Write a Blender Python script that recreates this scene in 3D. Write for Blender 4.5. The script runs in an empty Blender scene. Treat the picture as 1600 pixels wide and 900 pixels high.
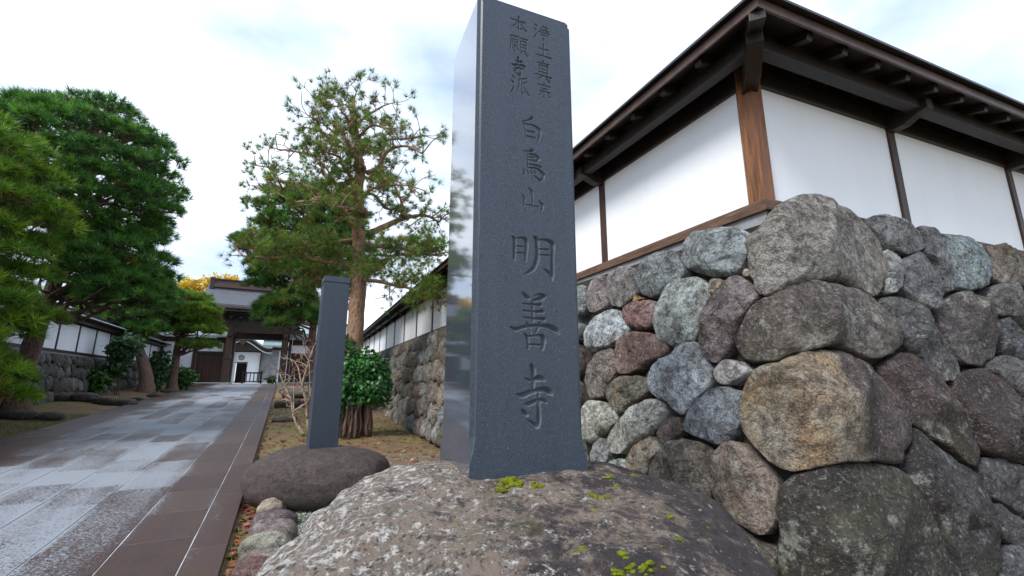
import bpy, bmesh, math, random
import numpy as np
from mathutils import Vector, Matrix

# ------------------------------------------------------------------ camera, sky, sun, exposure
scene = bpy.context.scene
R = math.radians
CAM_Z = 1.67
FPX = 690.0
PITCH = math.atan(145 / FPX)
cd = bpy.data.cameras.new("camera")
cam = bpy.data.objects.new("camera", cd)
scene.collection.objects.link(cam)
cam.location = (0, 0, CAM_Z)
cam.rotation_euler = (math.pi / 2 + PITCH, 0, 0)
cd.sensor_width = 36.0
cd.lens = 36.0 * FPX / 1600.0
cd.clip_start = 0.05
cd.clip_end = 3000
cd.dof.use_dof = True
cd.dof.focus_distance = 2.9
cd.dof.aperture_fstop = 5.0
scene.camera = cam

SUN_EL, SUN_AZ = 46.0, 228.0          # azimuth clockwise from +Y: light from the left, a little behind
world = bpy.data.worlds.new("World")
scene.world = world
world.use_nodes = True
wn, wl_ = world.node_tree.nodes, world.node_tree.links
wn.clear()
w_out = wn.new("ShaderNodeOutputWorld")
w_bg = wn.new("ShaderNodeBackground")
w_sky = wn.new("ShaderNodeTexSky")
w_sky.sky_type = 'NISHITA'
w_sky.sun_disc = False
w_sky.sun_elevation = R(SUN_EL)
w_sky.sun_rotation = R(SUN_AZ)
w_sky.air_density = 1.0
w_sky.dust_density = 1.5
w_sky.ozone_density = 1.5
w_tc = wn.new("ShaderNodeTexCoord")
w_map = wn.new("ShaderNodeMapping")
w_map.inputs['Scale'].default_value = (1.0, 1.0, 2.2)
w_n1 = wn.new("ShaderNodeTexNoise")
w_n1.inputs['Scale'].default_value = 1.7
w_n1.inputs['Detail'].default_value = 7
w_n1.inputs['Roughness'].default_value = 0.52
w_ramp = wn.new("ShaderNodeValToRGB")
w_ramp.color_ramp.elements[0].position = 0.34
w_ramp.color_ramp.elements[0].color = (0.62, 0.62, 0.62, 1)
w_ramp.color_ramp.elements[1].position = 0.60
w_ramp.color_ramp.elements[1].color = (0.97, 0.97, 0.97, 1)
w_n2 = wn.new("ShaderNodeTexNoise")
w_n2.inputs['Scale'].default_value = 2.6
w_n2.inputs['Detail'].default_value = 5
w_cr = wn.new("ShaderNodeValToRGB")
w_cr.color_ramp.elements[0].position = 0.32
w_cr.color_ramp.elements[0].color = (2.9, 3.7, 5.2, 1)
w_cr.color_ramp.elements[1].position = 0.62
w_cr.color_ramp.elements[1].color = (6.5, 7.05, 7.8, 1)
w_mix = wn.new("ShaderNodeMix")
w_mix.data_type = 'RGBA'
wl_.new(w_tc.outputs['Generated'], w_map.inputs['Vector'])
wl_.new(w_map.outputs['Vector'], w_n1.inputs['Vector'])
wl_.new(w_map.outputs['Vector'], w_n2.inputs['Vector'])
wl_.new(w_n1.outputs['Fac'], w_ramp.inputs['Fac'])
wl_.new(w_n2.outputs['Fac'], w_cr.inputs['Fac'])
wl_.new(w_ramp.outputs['Color'], w_mix.inputs['Factor'])
wl_.new(w_sky.outputs['Color'], w_mix.inputs['A'])
wl_.new(w_cr.outputs['Color'], w_mix.inputs['B'])
wl_.new(w_mix.outputs['Result'], w_bg.inputs['Color'])
w_bg.inputs['Strength'].default_value = 0.1
wl_.new(w_bg.outputs['Background'], w_out.inputs['Surface'])

sd = bpy.data.lights.new("sun", 'SUN')
sd.energy = 1.5
sd.angle = R(20)
sd.color = (1.0, 0.97, 0.93)
sun = bpy.data.objects.new("sun", sd)
scene.collection.objects.link(sun)
_sv = Vector((math.sin(R(SUN_AZ)) * math.cos(R(SUN_EL)), math.cos(R(SUN_AZ)) * math.cos(R(SUN_EL)), math.sin(R(SUN_EL))))
sun.rotation_euler = _sv.to_track_quat('Z', 'Y').to_euler()
sun.location = (-20, 0, 30)

scene.view_settings.view_transform = 'Standard'
scene.view_settings.look = 'None'
scene.view_settings.gamma = 1
scene.view_settings.exposure = 1.25
scene.view_settings.use_curve_mapping = False
scene.render.engine = 'CYCLES'

# ------------------------------------------------------------------ frames of the place
_F = np.array([0, math.cos(PITCH), math.sin(PITCH)])
_U = np.array([0, -math.sin(PITCH), math.cos(PITCH)])
def ray(u, v):
    d = _F * FPX + np.array([u - 800.0, 0, 0]) + _U * (450.0 - v)
    return d / d[1]
def px(u, v, Y):                       # the point at depth Y seen at photo pixel (u, v)
    return ray(u, v) * Y + np.array([0, 0, CAM_Z])
AP = R(27.0)                           # direction of the approach path
DP = np.array([-math.sin(AP), math.cos(AP)])
NP = np.array([math.cos(AP), math.sin(AP)])
SLOPE = 0.04
def gz(q):
    return SLOPE * min(max(q, -4.0), 37.0)
def nq(n, q, dz=0.0):
    p = NP * n + DP * q
    return np.array([p[0], p[1], gz(q) + dz])
def gpt(x, y, dz=0.0):
    return np.array([x, y, gz(x * DP[0] + y * DP[1]) + dz])
def gray(u, v):                        # ground point under a photo pixel
    r = ray(u, v)
    Y = -CAM_Z / (r[2] - SLOPE * (r[0] * DP[0] + r[1] * DP[1]))
    return gpt(r[0] * Y, r[1] * Y)

rng = np.random.default_rng(7)
random.seed(7)

# ------------------------------------------------------------------ numpy noise
def _h(ix, iy, iz, s):
    n = (ix * 374761393 + iy * 668265263 + iz * 2147483647 + s * 974711) & 0xffffffff
    n = ((n ^ (n >> 13)) * 1274126177) & 0xffffffff
    n = ((n ^ (n >> 16)) * 2246822519) & 0xffffffff
    return ((n ^ (n >> 15)) & 0xffffff) / float(0xffffff)
def vnoise(p, s=0):
    p = np.asarray(p, float)
    i = np.floor(p).astype(np.int64)
    f = p - i
    f = f * f * (3 - 2 * f)
    r = 0
    for dx in (0, 1):
        for dy in (0, 1):
            for dz in (0, 1):
                w = (f[..., 0] if dx else 1 - f[..., 0]) * (f[..., 1] if dy else 1 - f[..., 1]) * (f[..., 2] if dz else 1 - f[..., 2])
                r = r + w * _h(i[..., 0] + dx, i[..., 1] + dy, i[..., 2] + dz, s)
    return r * 2 - 1
def fbm(p, o=4, s=0):
    a, r = 1.0, 0
    p = np.asarray(p, float)
    for k in range(o):
        r = r + a * vnoise(p, s + k)
        p = p * 2.03 + 11.3
        a *= 0.5
    return r

# ------------------------------------------------------------------ object helpers
COL = scene.collection
WL = {}                                # world location of each object (no rotations on parents)
def thing(name, label, cat, loc, group=None):
    o = bpy.data.objects.new(name, None)
    COL.objects.link(o)
    o.empty_display_size = 0.2
    o.location = [float(c) for c in loc]
    WL[o] = np.array(loc, float)
    o['label'] = label
    o['category'] = cat
    if group:
        o['group'] = group
    return o
def tag(o, label=None, cat=None, group=None, kind=None):
    if label: o['label'] = label
    if cat: o['category'] = cat
    if group: o['group'] = group
    if kind: o['kind'] = kind
    return o
def mk(name, verts, faces, mat, parent=None, smooth=False, col=None, origin=None):
    v = np.asarray(verts, float).reshape(-1, 3)
    if origin is None:
        origin = (v.min(0) + v.max(0)) / 2
        if parent is None:
            origin = np.array([origin[0], origin[1], v[:, 2].min()])
    origin = np.asarray(origin, float)
    me = bpy.data.meshes.new(name)
    vl = v - origin
    if isinstance(faces, np.ndarray):
        k = faces.shape[1]
        m = len(faces)
        me.vertices.add(len(vl)); me.loops.add(m * k); me.polygons.add(m)
        me.vertices.foreach_set("co", vl.astype(np.float32).ravel())
        me.loops.foreach_set("vertex_index", faces.astype(np.int32).ravel())
        me.polygons.foreach_set("loop_start", np.arange(0, m * k, k, dtype=np.int32))
        me.polygons.foreach_set("loop_total", np.full(m, k, np.int32))
        me.update(calc_edges=True)
    else:
        me.from_pydata(vl.tolist(), [], [list(map(int, f)) for f in faces])
        me.update()
    if smooth:
        me.polygons.foreach_set("use_smooth", np.ones(len(me.polygons), bool))
    if col is not None:
        c = np.asarray(col, float)
        if c.ndim == 1:
            c = np.tile(c, (len(v), 1))
        ca = me.color_attributes.new("Col", 'FLOAT_COLOR', 'POINT')
        ca.data.foreach_set("color", np.hstack([c[:, :3], np.ones((len(v), 1))]).astype(np.float32).ravel())
    for m_ in (mat if isinstance(mat, (list, tuple)) else [mat]):
        me.materials.append(m_)
    o = bpy.data.objects.new(name, me)
    COL.objects.link(o)
    WL[o] = origin
    if parent is not None:
        o.parent = parent
        o.location = (origin - WL[parent]).tolist()
    else:
        o.location = origin.tolist()
    return o
def put(name, src, parent, origin, rot=(0, 0, 0), scale=(1, 1, 1)):   # a copy sharing mesh data
    o = src.copy()
    o.name = name
    COL.objects.link(o)
    o.parent = parent
    o.location = (np.asarray(origin) - (WL[parent] if parent else 0)).tolist()
    o.rotation_euler = rot
    o.scale = scale
    WL[o] = np.asarray(origin, float)
    return o

class MB:                              # collects shapes that make up one part
    def __init__(self):
        self.v = []; self.f = []
    def add(self, v, f):
        o = len(self.v)
        self.v += [tuple(map(float, p)) for p in v]
        self.f += [tuple(int(i) + o for i in q) for q in f]
    def hexa(self, p):                 # 8 points: bottom 4, top 4
        self.add(p, [(3, 2, 1, 0), (4, 5, 6, 7), (0, 1, 5, 4), (1, 2, 6, 5), (2, 3, 7, 6), (3, 0, 4, 7)])
    def prism(self, a, b):             # two matching polygon rings
        n = len(a)
        self.add(list(a) + list(b), [tuple(range(n))[::-1], tuple(range(n, 2 * n))] + [(i, (i + 1) % n, n + (i + 1) % n, n + i) for i in range(n)])
    def tube(self, pts, rad, seg=8):
        v, f = tube_arr(pts, rad, seg)
        self.add(v, f)
    def build(self, name, mat, parent=None, smooth=False, bevel=0.0, col=None):
        v, f = self.v, self.f
        if bevel > 0:
            bm = bmesh.new()
            vs = [bm.verts.new(p) for p in v]
            for q in f:
                bm.faces.new([vs[i] for i in q])
            bmesh.ops.recalc_face_normals(bm, faces=bm.faces)
            bmesh.ops.bevel(bm, geom=list(bm.edges), offset=bevel, segments=2, profile=0.7, affect='EDGES', clamp_overlap=True)
            bm.verts.index_update()
            v = [tuple(p.co) for p in bm.verts]
            f = [tuple(p.index for p in q.verts) for q in bm.faces]
            bm.free()
        return mk(name, v, f, mat, parent, smooth, col)

def tube_arr(pts, rad, seg=8, wob=0.0):
    pts = np.asarray(pts, float)
    n = len(pts)
    rad = np.broadcast_to(np.asarray(rad, float), (n,))
    t = np.gradient(pts, axis=0)
    t /= np.linalg.norm(t, axis=1)[:, None] + 1e-9
    ref = np.array([0.31, 0.22, 0.92]) if abs(t[0, 2]) < 0.8 else np.array([0.9, 0.3, 0.1])
    a = np.cross(t, ref); a /= np.linalg.norm(a, axis=1)[:, None] + 1e-9
    b = np.cross(t, a)
    th = np.linspace(0, 2 * np.pi, seg, endpoint=False)
    rr = rad[:, None] * np.ones(seg)
    if wob:
        rr = rr * (1 + wob * rng.standard_normal((n, seg)))
    v = pts[:, None, :] + rr[..., None] * (np.cos(th)[None, :, None] * a[:, None, :] + np.sin(th)[None, :, None] * b[:, None, :])
    v = v.reshape(-1, 3)
    f = []
    for i in range(n - 1):
        for j in range(seg):
            k = (j + 1) % seg
            f.append((i * seg + j, i * seg + k, (i + 1) * seg + k, (i + 1) * seg + j))
    f.append(tuple(range(seg))[::-1])
    f.append(tuple(range((n - 1) * seg, n * seg)))
    return v, f
def smooth_path(p, m=4):               # Catmull-Rom through the points
    p = np.asarray(p, float)
    q = np.vstack([2 * p[0] - p[1], p, 2 * p[-1] - p[-2]])
    out = []
    for i in range(1, len(q) - 2):
        for t in np.linspace(0, 1, m, endpoint=False):
            a, b, c, d = q[i - 1], q[i], q[i + 1], q[i + 2]
            out.append(0.5 * ((2 * b) + (c - a) * t + (2 * a - 5 * b + 4 * c - d) * t * t + (3 * b - a - 3 * c + d) * t ** 3))
    out.append(p[-1])
    return np.array(out)
def box_nq(mb, n0, n1, q0, q1, z0, z1):   # upright box in the path's own frame, z absolute
    c = [(n0, q0), (n1, q0), (n1, q1), (n0, q1)]
    xy = [NP * n + DP * q for n, q in c]
    mb.hexa([(p[0], p[1], z0) for p in xy] + [(p[0], p[1], z1) for p in xy])

# ------------------------------------------------------------------ materials
def mat_new(name):
    m = bpy.data.materials.new(name)
    m.use_nodes = True
    nt = m.node_tree
    nt.nodes.clear()
    out = nt.nodes.new("ShaderNodeOutputMaterial")
    b = nt.nodes.new("ShaderNodeBsdfPrincipled")
    nt.links.new(b.outputs['BSDF'], out.inputs['Surface'])
    return m, nt, b
class NT:                              # terse node building
    def __init__(self, nt):
        self.nt = nt
    def n(self, t, **kw):
        x = self.nt.nodes.new(t)
        for k, v in kw.items():
            if hasattr(x, k) and k not in x.inputs:
                setattr(x, k, v)
            else:
                x.inputs[k].default_value = v
        return x
    def l(self, a, b):
        self.nt.links.new(a, b)
    def pos(self):
        return self.n("ShaderNodeNewGeometry").outputs['Position']
    def map(self, vec, scale=(1, 1, 1), rot=(0, 0, 0), loc=(0, 0, 0)):
        m = self.n("ShaderNodeMapping")
        m.inputs['Scale'].default_value = scale
        m.inputs['Rotation'].default_value = rot
        m.inputs['Location'].default_value = loc
        self.l(vec, m.inputs['Vector'])
        return m.outputs['Vector']
    def noise(self, vec, scale, detail=5, rough=0.55, dist=0.0):
        x = self.n("ShaderNodeTexNoise")
        x.inputs['Scale'].default_value = scale
        x.inputs['Detail'].default_value = detail
        x.inputs['Roughness'].default_value = rough
        x.inputs['Distortion'].default_value = dist
        self.l(vec, x.inputs['Vector'])
        return x.outputs['Fac']
    def voro(self, vec, scale, feature='F1'):
        x = self.n("ShaderNodeTexVoronoi")
        x.feature = feature
        x.inputs['Scale'].default_value = scale
        self.l(vec, x.inputs['Vector'])
        return x.outputs['Distance']
    def ramp(self, fac, stops):
        r = self.n("ShaderNodeValToRGB")
        e = r.color_ramp.elements
        while len(e) < len(stops):
            e.new(0.5)
        for x, (p, c) in zip(e, stops):
            x.position = p
            x.color = (c, c, c, 1) if isinstance(c, (int, float)) else (*c, 1)
        self.l(fac, r.inputs['Fac'])
        return r.outputs['Color']
    def mix(self, fac, a, b, mode='MIX'):
        m = self.n("ShaderNodeMix")
        m.data_type = 'RGBA'
        m.blend_type = mode
        for s, k in ((fac, 'Factor'), (a, 'A'), (b, 'B')):
            if isinstance(s, (int, float)):
                if k == 'Factor': m.inputs[k].default_value = s
                else: m.inputs[k].default_value = (s, s, s, 1)
            elif isinstance(s, tuple):
                m.inputs[k].default_value = (*s, 1)
            else:
                self.l(s, m.inputs[k])
        return m.outputs['Result']
    def math(self, op, a, b=0.0, clamp=False):
        m = self.n("ShaderNodeMath")
        m.operation = op
        m.use_clamp = clamp
        for s, i in ((a, 0), (b, 1)):
            if isinstance(s, (int, float)): m.inputs[i].default_value = s
            else: self.l(s, m.inputs[i])
        return m.outputs['Value']
    def attr(self, name="Col"):
        a = self.n("ShaderNodeAttribute")
        a.attribute_name = name
        return a.outputs['Color']
    def rand(self):
        return self.n("ShaderNodeObjectInfo").outputs['Random']
    def bump(self, height, strength, dist, normal=None):
        b = self.n("ShaderNodeBump")
        b.inputs['Strength'].default_value = strength
        b.inputs['Distance'].default_value = dist
        self.l(height, b.inputs['Height'])
        if normal is not None:
            self.l(normal, b.inputs['Normal'])
        return b.outputs['Normal']
    def offs(self, vec, amount=37.0):  # shift a pattern per object so that no two pieces repeat
        r = self.rand()
        c = self.n("ShaderNodeCombineXYZ")
        m = self.math('MULTIPLY', r, amount)
        self.l(m, c.inputs[0]); self.l(self.math('MULTIPLY', m, 1.7), c.inputs[1]); self.l(m, c.inputs[2])
        a = self.n("ShaderNodeVectorMath")
        self.l(vec, a.inputs[0]); self.l(c.outputs[0], a.inputs[1])
        return a.outputs[0]

def m_plain(name, color, rough=0.7, var=0.25, scale=6.0, bump=0.15, bscale=40.0, spec=0.4, metal=0.0):
    m, nt, b = mat_new(name)
    t = NT(nt)
    p = t.offs(t.pos())
    f = t.noise(p, scale, 6, 0.6)
    c = t.mix(t.ramp(f, [(0.3, 0.0), (0.7, 1.0)]), tuple(x * (1 - var) for x in color), tuple(min(1, x * (1 + var)) for x in color))
    t.l(c, b.inputs['Base Color'])
    b.inputs['Roughness'].default_value = rough
    b.inputs['Specular IOR Level'].default_value = spec
    b.inputs['Metallic'].default_value = metal
    if bump:
        t.l(t.bump(t.noise(p, bscale, 4, 0.6), bump, 0.01), b.inputs['Normal'])
    return m

def m_stone(name, lichen=0.5, moss=0.4, fine=1.0, bumpd=0.055, dark=(0.03, 0.026, 0.025), rough=0.85):
    m, nt, b = mat_new(name)
    t = NT(nt)
    p = t.offs(t.pos())
    vs_ = t.n("ShaderNodeVectorMath")
    vs_.operation = 'SCALE'
    t.l(p, vs_.inputs[0])
    t.l(t.math('ADD', t.math('MULTIPLY', t.rand(), 0.9), 0.55), vs_.inputs['Scale'])
    p = vs_.outputs[0]
    base = t.mix(1.0, t.attr(), (1.25, 1.27, 1.29), 'MULTIPLY')
    big = t.noise(p, 3.0, 6, 0.6, 0.4)
    mid = t.noise(p, 13.0, 8, 0.68)
    fin = t.noise(p, 60.0 * fine, 6, 0.72)
    c = t.mix(t.ramp(big, [(0.34, 0.0), (0.66, 1.0)]), t.mix(1.0, base, (0.55, 0.50, 0.46), 'MULTIPLY'), t.mix(1.0, base, (1.4, 1.4, 1.38), 'MULTIPLY'))
    c = t.mix(t.ramp(mid, [(0.38, 0.9), (0.53, 0.0)]), c, t.mix(0.75, c, dark))
    c = t.mix(t.ramp(fin, [(0.40, 0.85), (0.47, 0.0)]), c, t.mix(0.7, c, dark))
    c = t.mix(t.ramp(fin, [(0.55, 0.0), (0.66, 0.7)]), c, t.mix(0.5, c, (0.66, 0.66, 0.64)))
    cr = t.math('ABSOLUTE', t.math('SUBTRACT', t.noise(t.map(p, (1, 1, 1.5), (0.4, 0.3, 0.2)), 5.5, 7, 0.62, 0.8), 0.5))
    crease = t.ramp(cr, [(0.0, 1.0), (0.035, 0.0)])
    c = t.mix(t.math('MULTIPLY', crease, 0.35), c, dark)
    stain = t.ramp(t.noise(t.map(p, (1, 1, 0.35), loc=(7, 7, 2)), 4.5, 6, 0.65), [(0.60, 0.0), (0.74, 0.55)])
    c = t.mix(stain, c, t.mix(1.0, c, (1.5, 0.95, 0.5), 'MULTIPLY'))
    lf = t.ramp(t.noise(t.map(p, loc=(5, 3, 1)), 7.0, 9, 0.75), [(0.56, 0.0), (0.64, lichen)])
    c = t.mix(lf, c, (0.50, 0.51, 0.45))
    mf = t.ramp(t.noise(t.map(p, loc=(9, 1, 4)), 2.2, 9, 0.72), [(0.55, 0.0), (0.72, moss)])
    c = t.mix(mf, c, (0.10, 0.105, 0.03))
    t.l(c, b.inputs['Base Color'])
    b.inputs['Roughness'].default_value = rough
    b.inputs['Specular IOR Level'].default_value = 0.35
    pit = t.ramp(t.voro(p, 34.0 * fine), [(0.0, 0.0), (0.42, 1.0)])
    hgt = t.math('SUBTRACT', t.math('ADD', t.math('MULTIPLY', mid, 1.5), t.math('ADD', t.math('MULTIPLY', fin, 0.32), t.math('MULTIPLY', pit, 0.16))), t.math('MULTIPLY', crease, 0.22))
    t.l(t.bump(hgt, 1.0, bumpd), b.inputs['Normal'])
    return m

def m_wood(name, light, dark, rough=0.55, along=(1, 1, 0.06), scale=14.0):
    m, nt, b = mat_new(name)
    t = NT(nt)
    p = t.offs(t.n("ShaderNodeTexCoord").outputs['Object'], 5.0)
    g = t.noise(t.map(p, along), scale, 8, 0.7, 0.6)
    f2 = t.noise(t.map(p, along), scale * 5, 4, 0.7)
    c = t.mix(t.ramp(g, [(0.32, 0.0), (0.66, 1.0)]), dark, light)
    c = t.mix(t.ramp(f2, [(0.4, 0.5), (0.6, 0.0)]), c, tuple(x * 0.5 for x in dark))
    t.l(c, b.inputs['Base Color'])
    b.inputs['Roughness'].default_value = rough
    t.l(t.bump(t.math('ADD', g, t.math('MULTIPLY', f2, 0.5)), 0.5, 0.006), b.inputs['Normal'])
    return m

def m_leaf(name, rough=0.5, trans=0.25, spec=0.4):
    m, nt, b = mat_new(name)
    t = NT(nt)
    c = t.attr()
    t.l(c, b.inputs['Base Color'])
    b.inputs['Roughness'].default_value = rough
    b.inputs['Specular IOR Level'].default_value = spec
    tr = t.n("ShaderNodeBsdfTranslucent")
    t.l(t.mix(1.0, c, (1.1, 1.25, 0.6), 'MULTIPLY'), tr.inputs['Color'])
    mx = t.n("ShaderNodeMixShader")
    mx.inputs[0].default_value = trans
    out = [x for x in nt.nodes if x.type == 'OUTPUT_MATERIAL'][0]
    t.l(b.outputs['BSDF'], mx.inputs[1]); t.l(tr.outputs['BSDF'], mx.inputs[2])
    t.l(mx.outputs[0], out.inputs['Surface'])
    return m

M = {}
M['stone'] = m_stone('wall stone', 0.5, 0.35)
M['stone_far'] = m_stone('old wall stone', 0.15, 1.0, 0.8)
M['stone_kerb'] = m_stone('river stone', 0.22, 0.2, 1.3, 0.015)
M['dirt_core'] = m_plain('earth packing', (0.030, 0.024, 0.018), 0.95, 0.5, 5, 0.6, 30)
M['wood_dark'] = m_wood('dark stained timber', (0.030, 0.019, 0.014), (0.014, 0.009, 0.007), 0.5)
M['wood_post'] = m_wood('weathered brown timber', (0.36, 0.135, 0.032), (0.06, 0.019, 0.007), 0.5, (1, 1, 0.05), 26.0)
M['wood_sill'] = m_wood('bleached timber', (0.20, 0.11, 0.065), (0.05, 0.024, 0.014), 0.75, (0.12, 0.12, 1))
M['wood_thin'] = m_wood('brown stained timber', (0.085, 0.034, 0.014), (0.03, 0.012, 0.006), 0.55)
M['wood_gate'] = m_wood('old gate timber', (0.075, 0.034, 0.020), (0.030, 0.015, 0.010), 0.7)
M['copper'] = m_plain('brown copper edging', (0.10, 0.060, 0.045), 0.38, 0.35, 9, 0.05, 60, 0.5, 0.3)
M['copper_green'] = m_plain('green copper roofing', (0.23, 0.30, 0.30), 0.5, 0.2, 3, 0.1, 30)
M['roof_top'] = m_plain('dark roof sheet', (0.035, 0.033, 0.034), 0.45, 0.3, 3, 0.1)
M['roof_gate'] = m_plain('grey roof sheet', (0.10, 0.107, 0.125), 0.42, 0.15, 4, 0.1, 20)
M['ridge'] = m_plain('reddish ridge copper', (0.085, 0.045, 0.040), 0.5, 0.3, 4, 0.1)
M['white_trim'] = m_plain('white edging', (0.6, 0.61, 0.62), 0.6, 0.1)
M['iron'] = m_plain('dark iron', (0.03, 0.032, 0.036), 0.45, 0.3)
M['plinth'] = m_plain('pale base stone', (0.33, 0.31, 0.28), 0.85, 0.25, 9)
M['grey_panel'] = m_plain('weathered grey curtain', (0.22, 0.225, 0.23), 0.85, 0.4, 2.0, 0.2, 8)
M['black_void'] = m_plain('painted interior dark', (0.010, 0.008, 0.007), 0.9, 0.2)  # near-black colour paints in the darkness of the hall interior
M['moss'] = m_plain('bright moss', (0.155, 0.175, 0.012), 0.95, 0.5, 45, 1.0, 160, 0.1)
M['concrete'] = m_plain('grey footing', (0.24, 0.24, 0.25), 0.85, 0.2, 10)
M['bark'] = None
M['needle'] = m_leaf('pine needles', 0.45, 0.3)
M['leaf'] = m_leaf('leaves', 0.45, 0.25)
M['leaf_gloss'] = m_leaf('glossy evergreen leaves', 0.40, 0.15, 0.4)
M['litter'] = m_leaf('fallen leaves', 0.55, 0.1)
M['bud'] = m_plain('red buds', (0.45, 0.015, 0.04), 0.5, 0.2)

def m_plaster():
    m, nt, b = mat_new('white plaster')
    t = NT(nt)
    p = t.pos()
    a = t.noise(t.map(p, (1, 1, 0.25)), 1.6, 6, 0.6)
    c = t.mix(t.ramp(a, [(0.3, 0.0), (0.7, 1.0)]), (0.77, 0.79, 0.82), (0.84, 0.86, 0.885))
    s = t.noise(t.map(p, (9, 9, 0.5)), 2.0, 5, 0.6)
    c = t.mix(t.ramp(s, [(0.56, 0.0), (0.85, 0.14)]), c, (0.52, 0.52, 0.51))
    t.l(c, b.inputs['Base Color'])
    b.inputs['Roughness'].default_value = 0.75
    t.l(t.bump(t.noise(p, 60.0, 4, 0.6), 0.08, 0.01), b.inputs['Normal'])
    return m
M['plaster'] = m_plaster()

def m_bark(name, c1, c2):
    m, nt, b = mat_new(name)
    t = NT(nt)
    p = t.pos()
    v = t.voro(t.map(p, (1, 1, 0.45)), 16.0)
    n = t.noise(t.map(p, (1, 1, 0.4)), 22.0, 7, 0.7)
    h = t.math('ADD', v, t.math('MULTIPLY', n, 0.8))
    c = t.mix(t.ramp(h, [(0.35, 0.0), (0.85, 1.0)]), c1, c2)
    t.l(c, b.inputs['Base Color'])
    b.inputs['Roughness'].default_value = 0.9
    t.l(t.bump(h, 1.0, 0.03), b.inputs['Normal'])
    return m
M['bark'] = m_bark('pine bark', (0.028, 0.019, 0.015), (0.16, 0.10, 0.075))
M['bark_red'] = m_bark('red pine bark', (0.055, 0.032, 0.021), (0.28, 0.165, 0.100))
M['bark_pale'] = m_bark('pale twig bark', (0.12, 0.085, 0.06), (0.36, 0.27, 0.20))

def m_granite(name, rough, tint, speck=1.0, polish=False):
    m, nt, b = mat_new(name)
    t = NT(nt)
    p = t.pos()
    f = t.noise(p, 185.0, 3, 0.85)
    g = t.noise(p, 120.0, 3, 0.7)
    c = t.mix(t.ramp(f, [(0.36, 0.0), (0.66, 1.0)]), tuple(x * 0.55 for x in tint), tuple(x * 1.45 for x in tint))
    c = t.mix(t.ramp(f, [(0.60, 0.0), (0.70, min(1.0, 0.55 * speck))]), c, (0.27, 0.30, 0.34))
    d = t.noise(t.map(p, (1, 1, 0.3)), 75.0, 2, 0.5)
    c = t.mix(t.ramp(d, [(0.70, 0.0), (0.735, min(1.0, 0.8 * speck))]), c, (0.012, 0.014, 0.018))
    st = t.noise(t.map(p, (7, 7, 0.35)), 1.6, 5, 0.6)
    c = t.mix(t.ramp(st, [(0.40, 0.0), (0.75, 0.35)]), c, tuple(x * 1.5 for x in tint))
    t.l(c, b.inputs['Base Color'])
    b.inputs['Roughness'].default_value = rough
    b.inputs['Specular IOR Level'].default_value = 0.5
    if polish:
        b.inputs['Coat Weight'].default_value = 1.0
        b.inputs['Coat Roughness'].default_value = 0.05
        b.inputs['Coat IOR'].default_value = 1.9
    else:
        t.l(t.bump(t.math('ADD', f, g), 0.22, 0.003), b.inputs['Normal'])
    return m
M['granite'] = m_granite('honed blue grey granite', 0.45, (0.034, 0.047, 0.068), 1.5)
M['granite_polish'] = m_granite('polished blue grey granite', 0.07, (0.055, 0.066, 0.085), 0.3, True)
M['granite_cut'] = m_granite('chiselled granite', 0.85, (0.085, 0.102, 0.125), 0.3)

def m_boulder(name, base, pale, amount, tan, mossy=0.3, scale=1.0):
    m, nt, b = mat_new(name)
    t = NT(nt)
    p = t.pos()
    big = t.noise(p, 2.2 * scale, 6, 0.6, 0.3)
    mid = t.noise(p, 11.0 * scale, 9, 0.72)
    fin = t.noise(p, 75.0 * scale, 6, 0.75)
    c = t.mix(t.ramp(mid, [(0.35, 0.0), (0.65, 1.0)]), tuple(x * 0.5 for x in base), tuple(x * 1.6 for x in base))
    # tan and pale crust that follows patches of its own, broken up finely
    sx = t.n("ShaderNodeSeparateXYZ")
    t.l(p, sx.inputs[0])
    side = t.math('MULTIPLY', sx.outputs[0], -0.16 * amount)
    m1 = t.math('ADD', t.math('ADD', t.math('MULTIPLY', big, 0.55), t.math('MULTIPLY', mid, 0.65)), side)
    crust = t.ramp(t.math('ADD', m1, t.math('MULTIPLY', fin, 0.22)), [(0.62, 0.0), (0.72, 0.9 * min(1, amount + 0.2))])
    c = t.mix(crust, c, tan)
    white = t.ramp(t.math('ADD', t.noise(t.map(p, loc=(3, 8, 2)), 24.0 * scale, 9, 0.8), t.math('MULTIPLY', side, 0.45)), [(0.537, 0.0), (0.575, amount)])
    c = t.mix(white, c, pale)
    spots = t.ramp(t.voro(p, 26.0 * scale), [(0.10, 0.6 * amount), (0.16, 0.0)])
    c = t.mix(spots, c, pale)
    darkp = t.ramp(t.noise(t.map(p, loc=(1, 5, 7)), 48.0 * scale, 6, 0.7), [(0.36, 0.9), (0.46, 0.0)])
    c = t.mix(darkp, c, tuple(x * 0.35 for x in base))
    darkq = t.ramp(t.math('SUBTRACT', t.noise(t.map(p, loc=(6, 2, 3)), 9.0 * scale, 10, 0.78, 0.4), t.math('MULTIPLY', side, 0.25)), [(0.52, 0.0), (0.60, 0.88)])
    c = t.mix(darkq, c, tuple(x * 0.9 for x in base))
    mo = t.ramp(t.noise(t.map(p, loc=(2, 2, 9)), 3.3 * scale, 9, 0.75), [(0.56, 0.0), (0.66, mossy)])
    c = t.mix(mo, c, (0.085, 0.085, 0.022))
    t.l(c, b.inputs['Base Color'])
    b.inputs['Roughness'].default_value = 0.72
    b.inputs['Specular IOR Level'].default_value = 0.4
    h = t.math('ADD', t.math('MULTIPLY', mid, 1.0), t.math('ADD', t.math('MULTIPLY', fin, 0.4), t.math('MULTIPLY', white, 0.12)))
    t.l(t.bump(h, 1.0, 0.042), b.inputs['Normal'])
    return m
M['boulder'] = m_boulder('lichen covered purple rock', (0.050, 0.038, 0.040), (0.60, 0.57, 0.52), 0.95, (0.265, 0.205, 0.160), 0.6)
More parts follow.
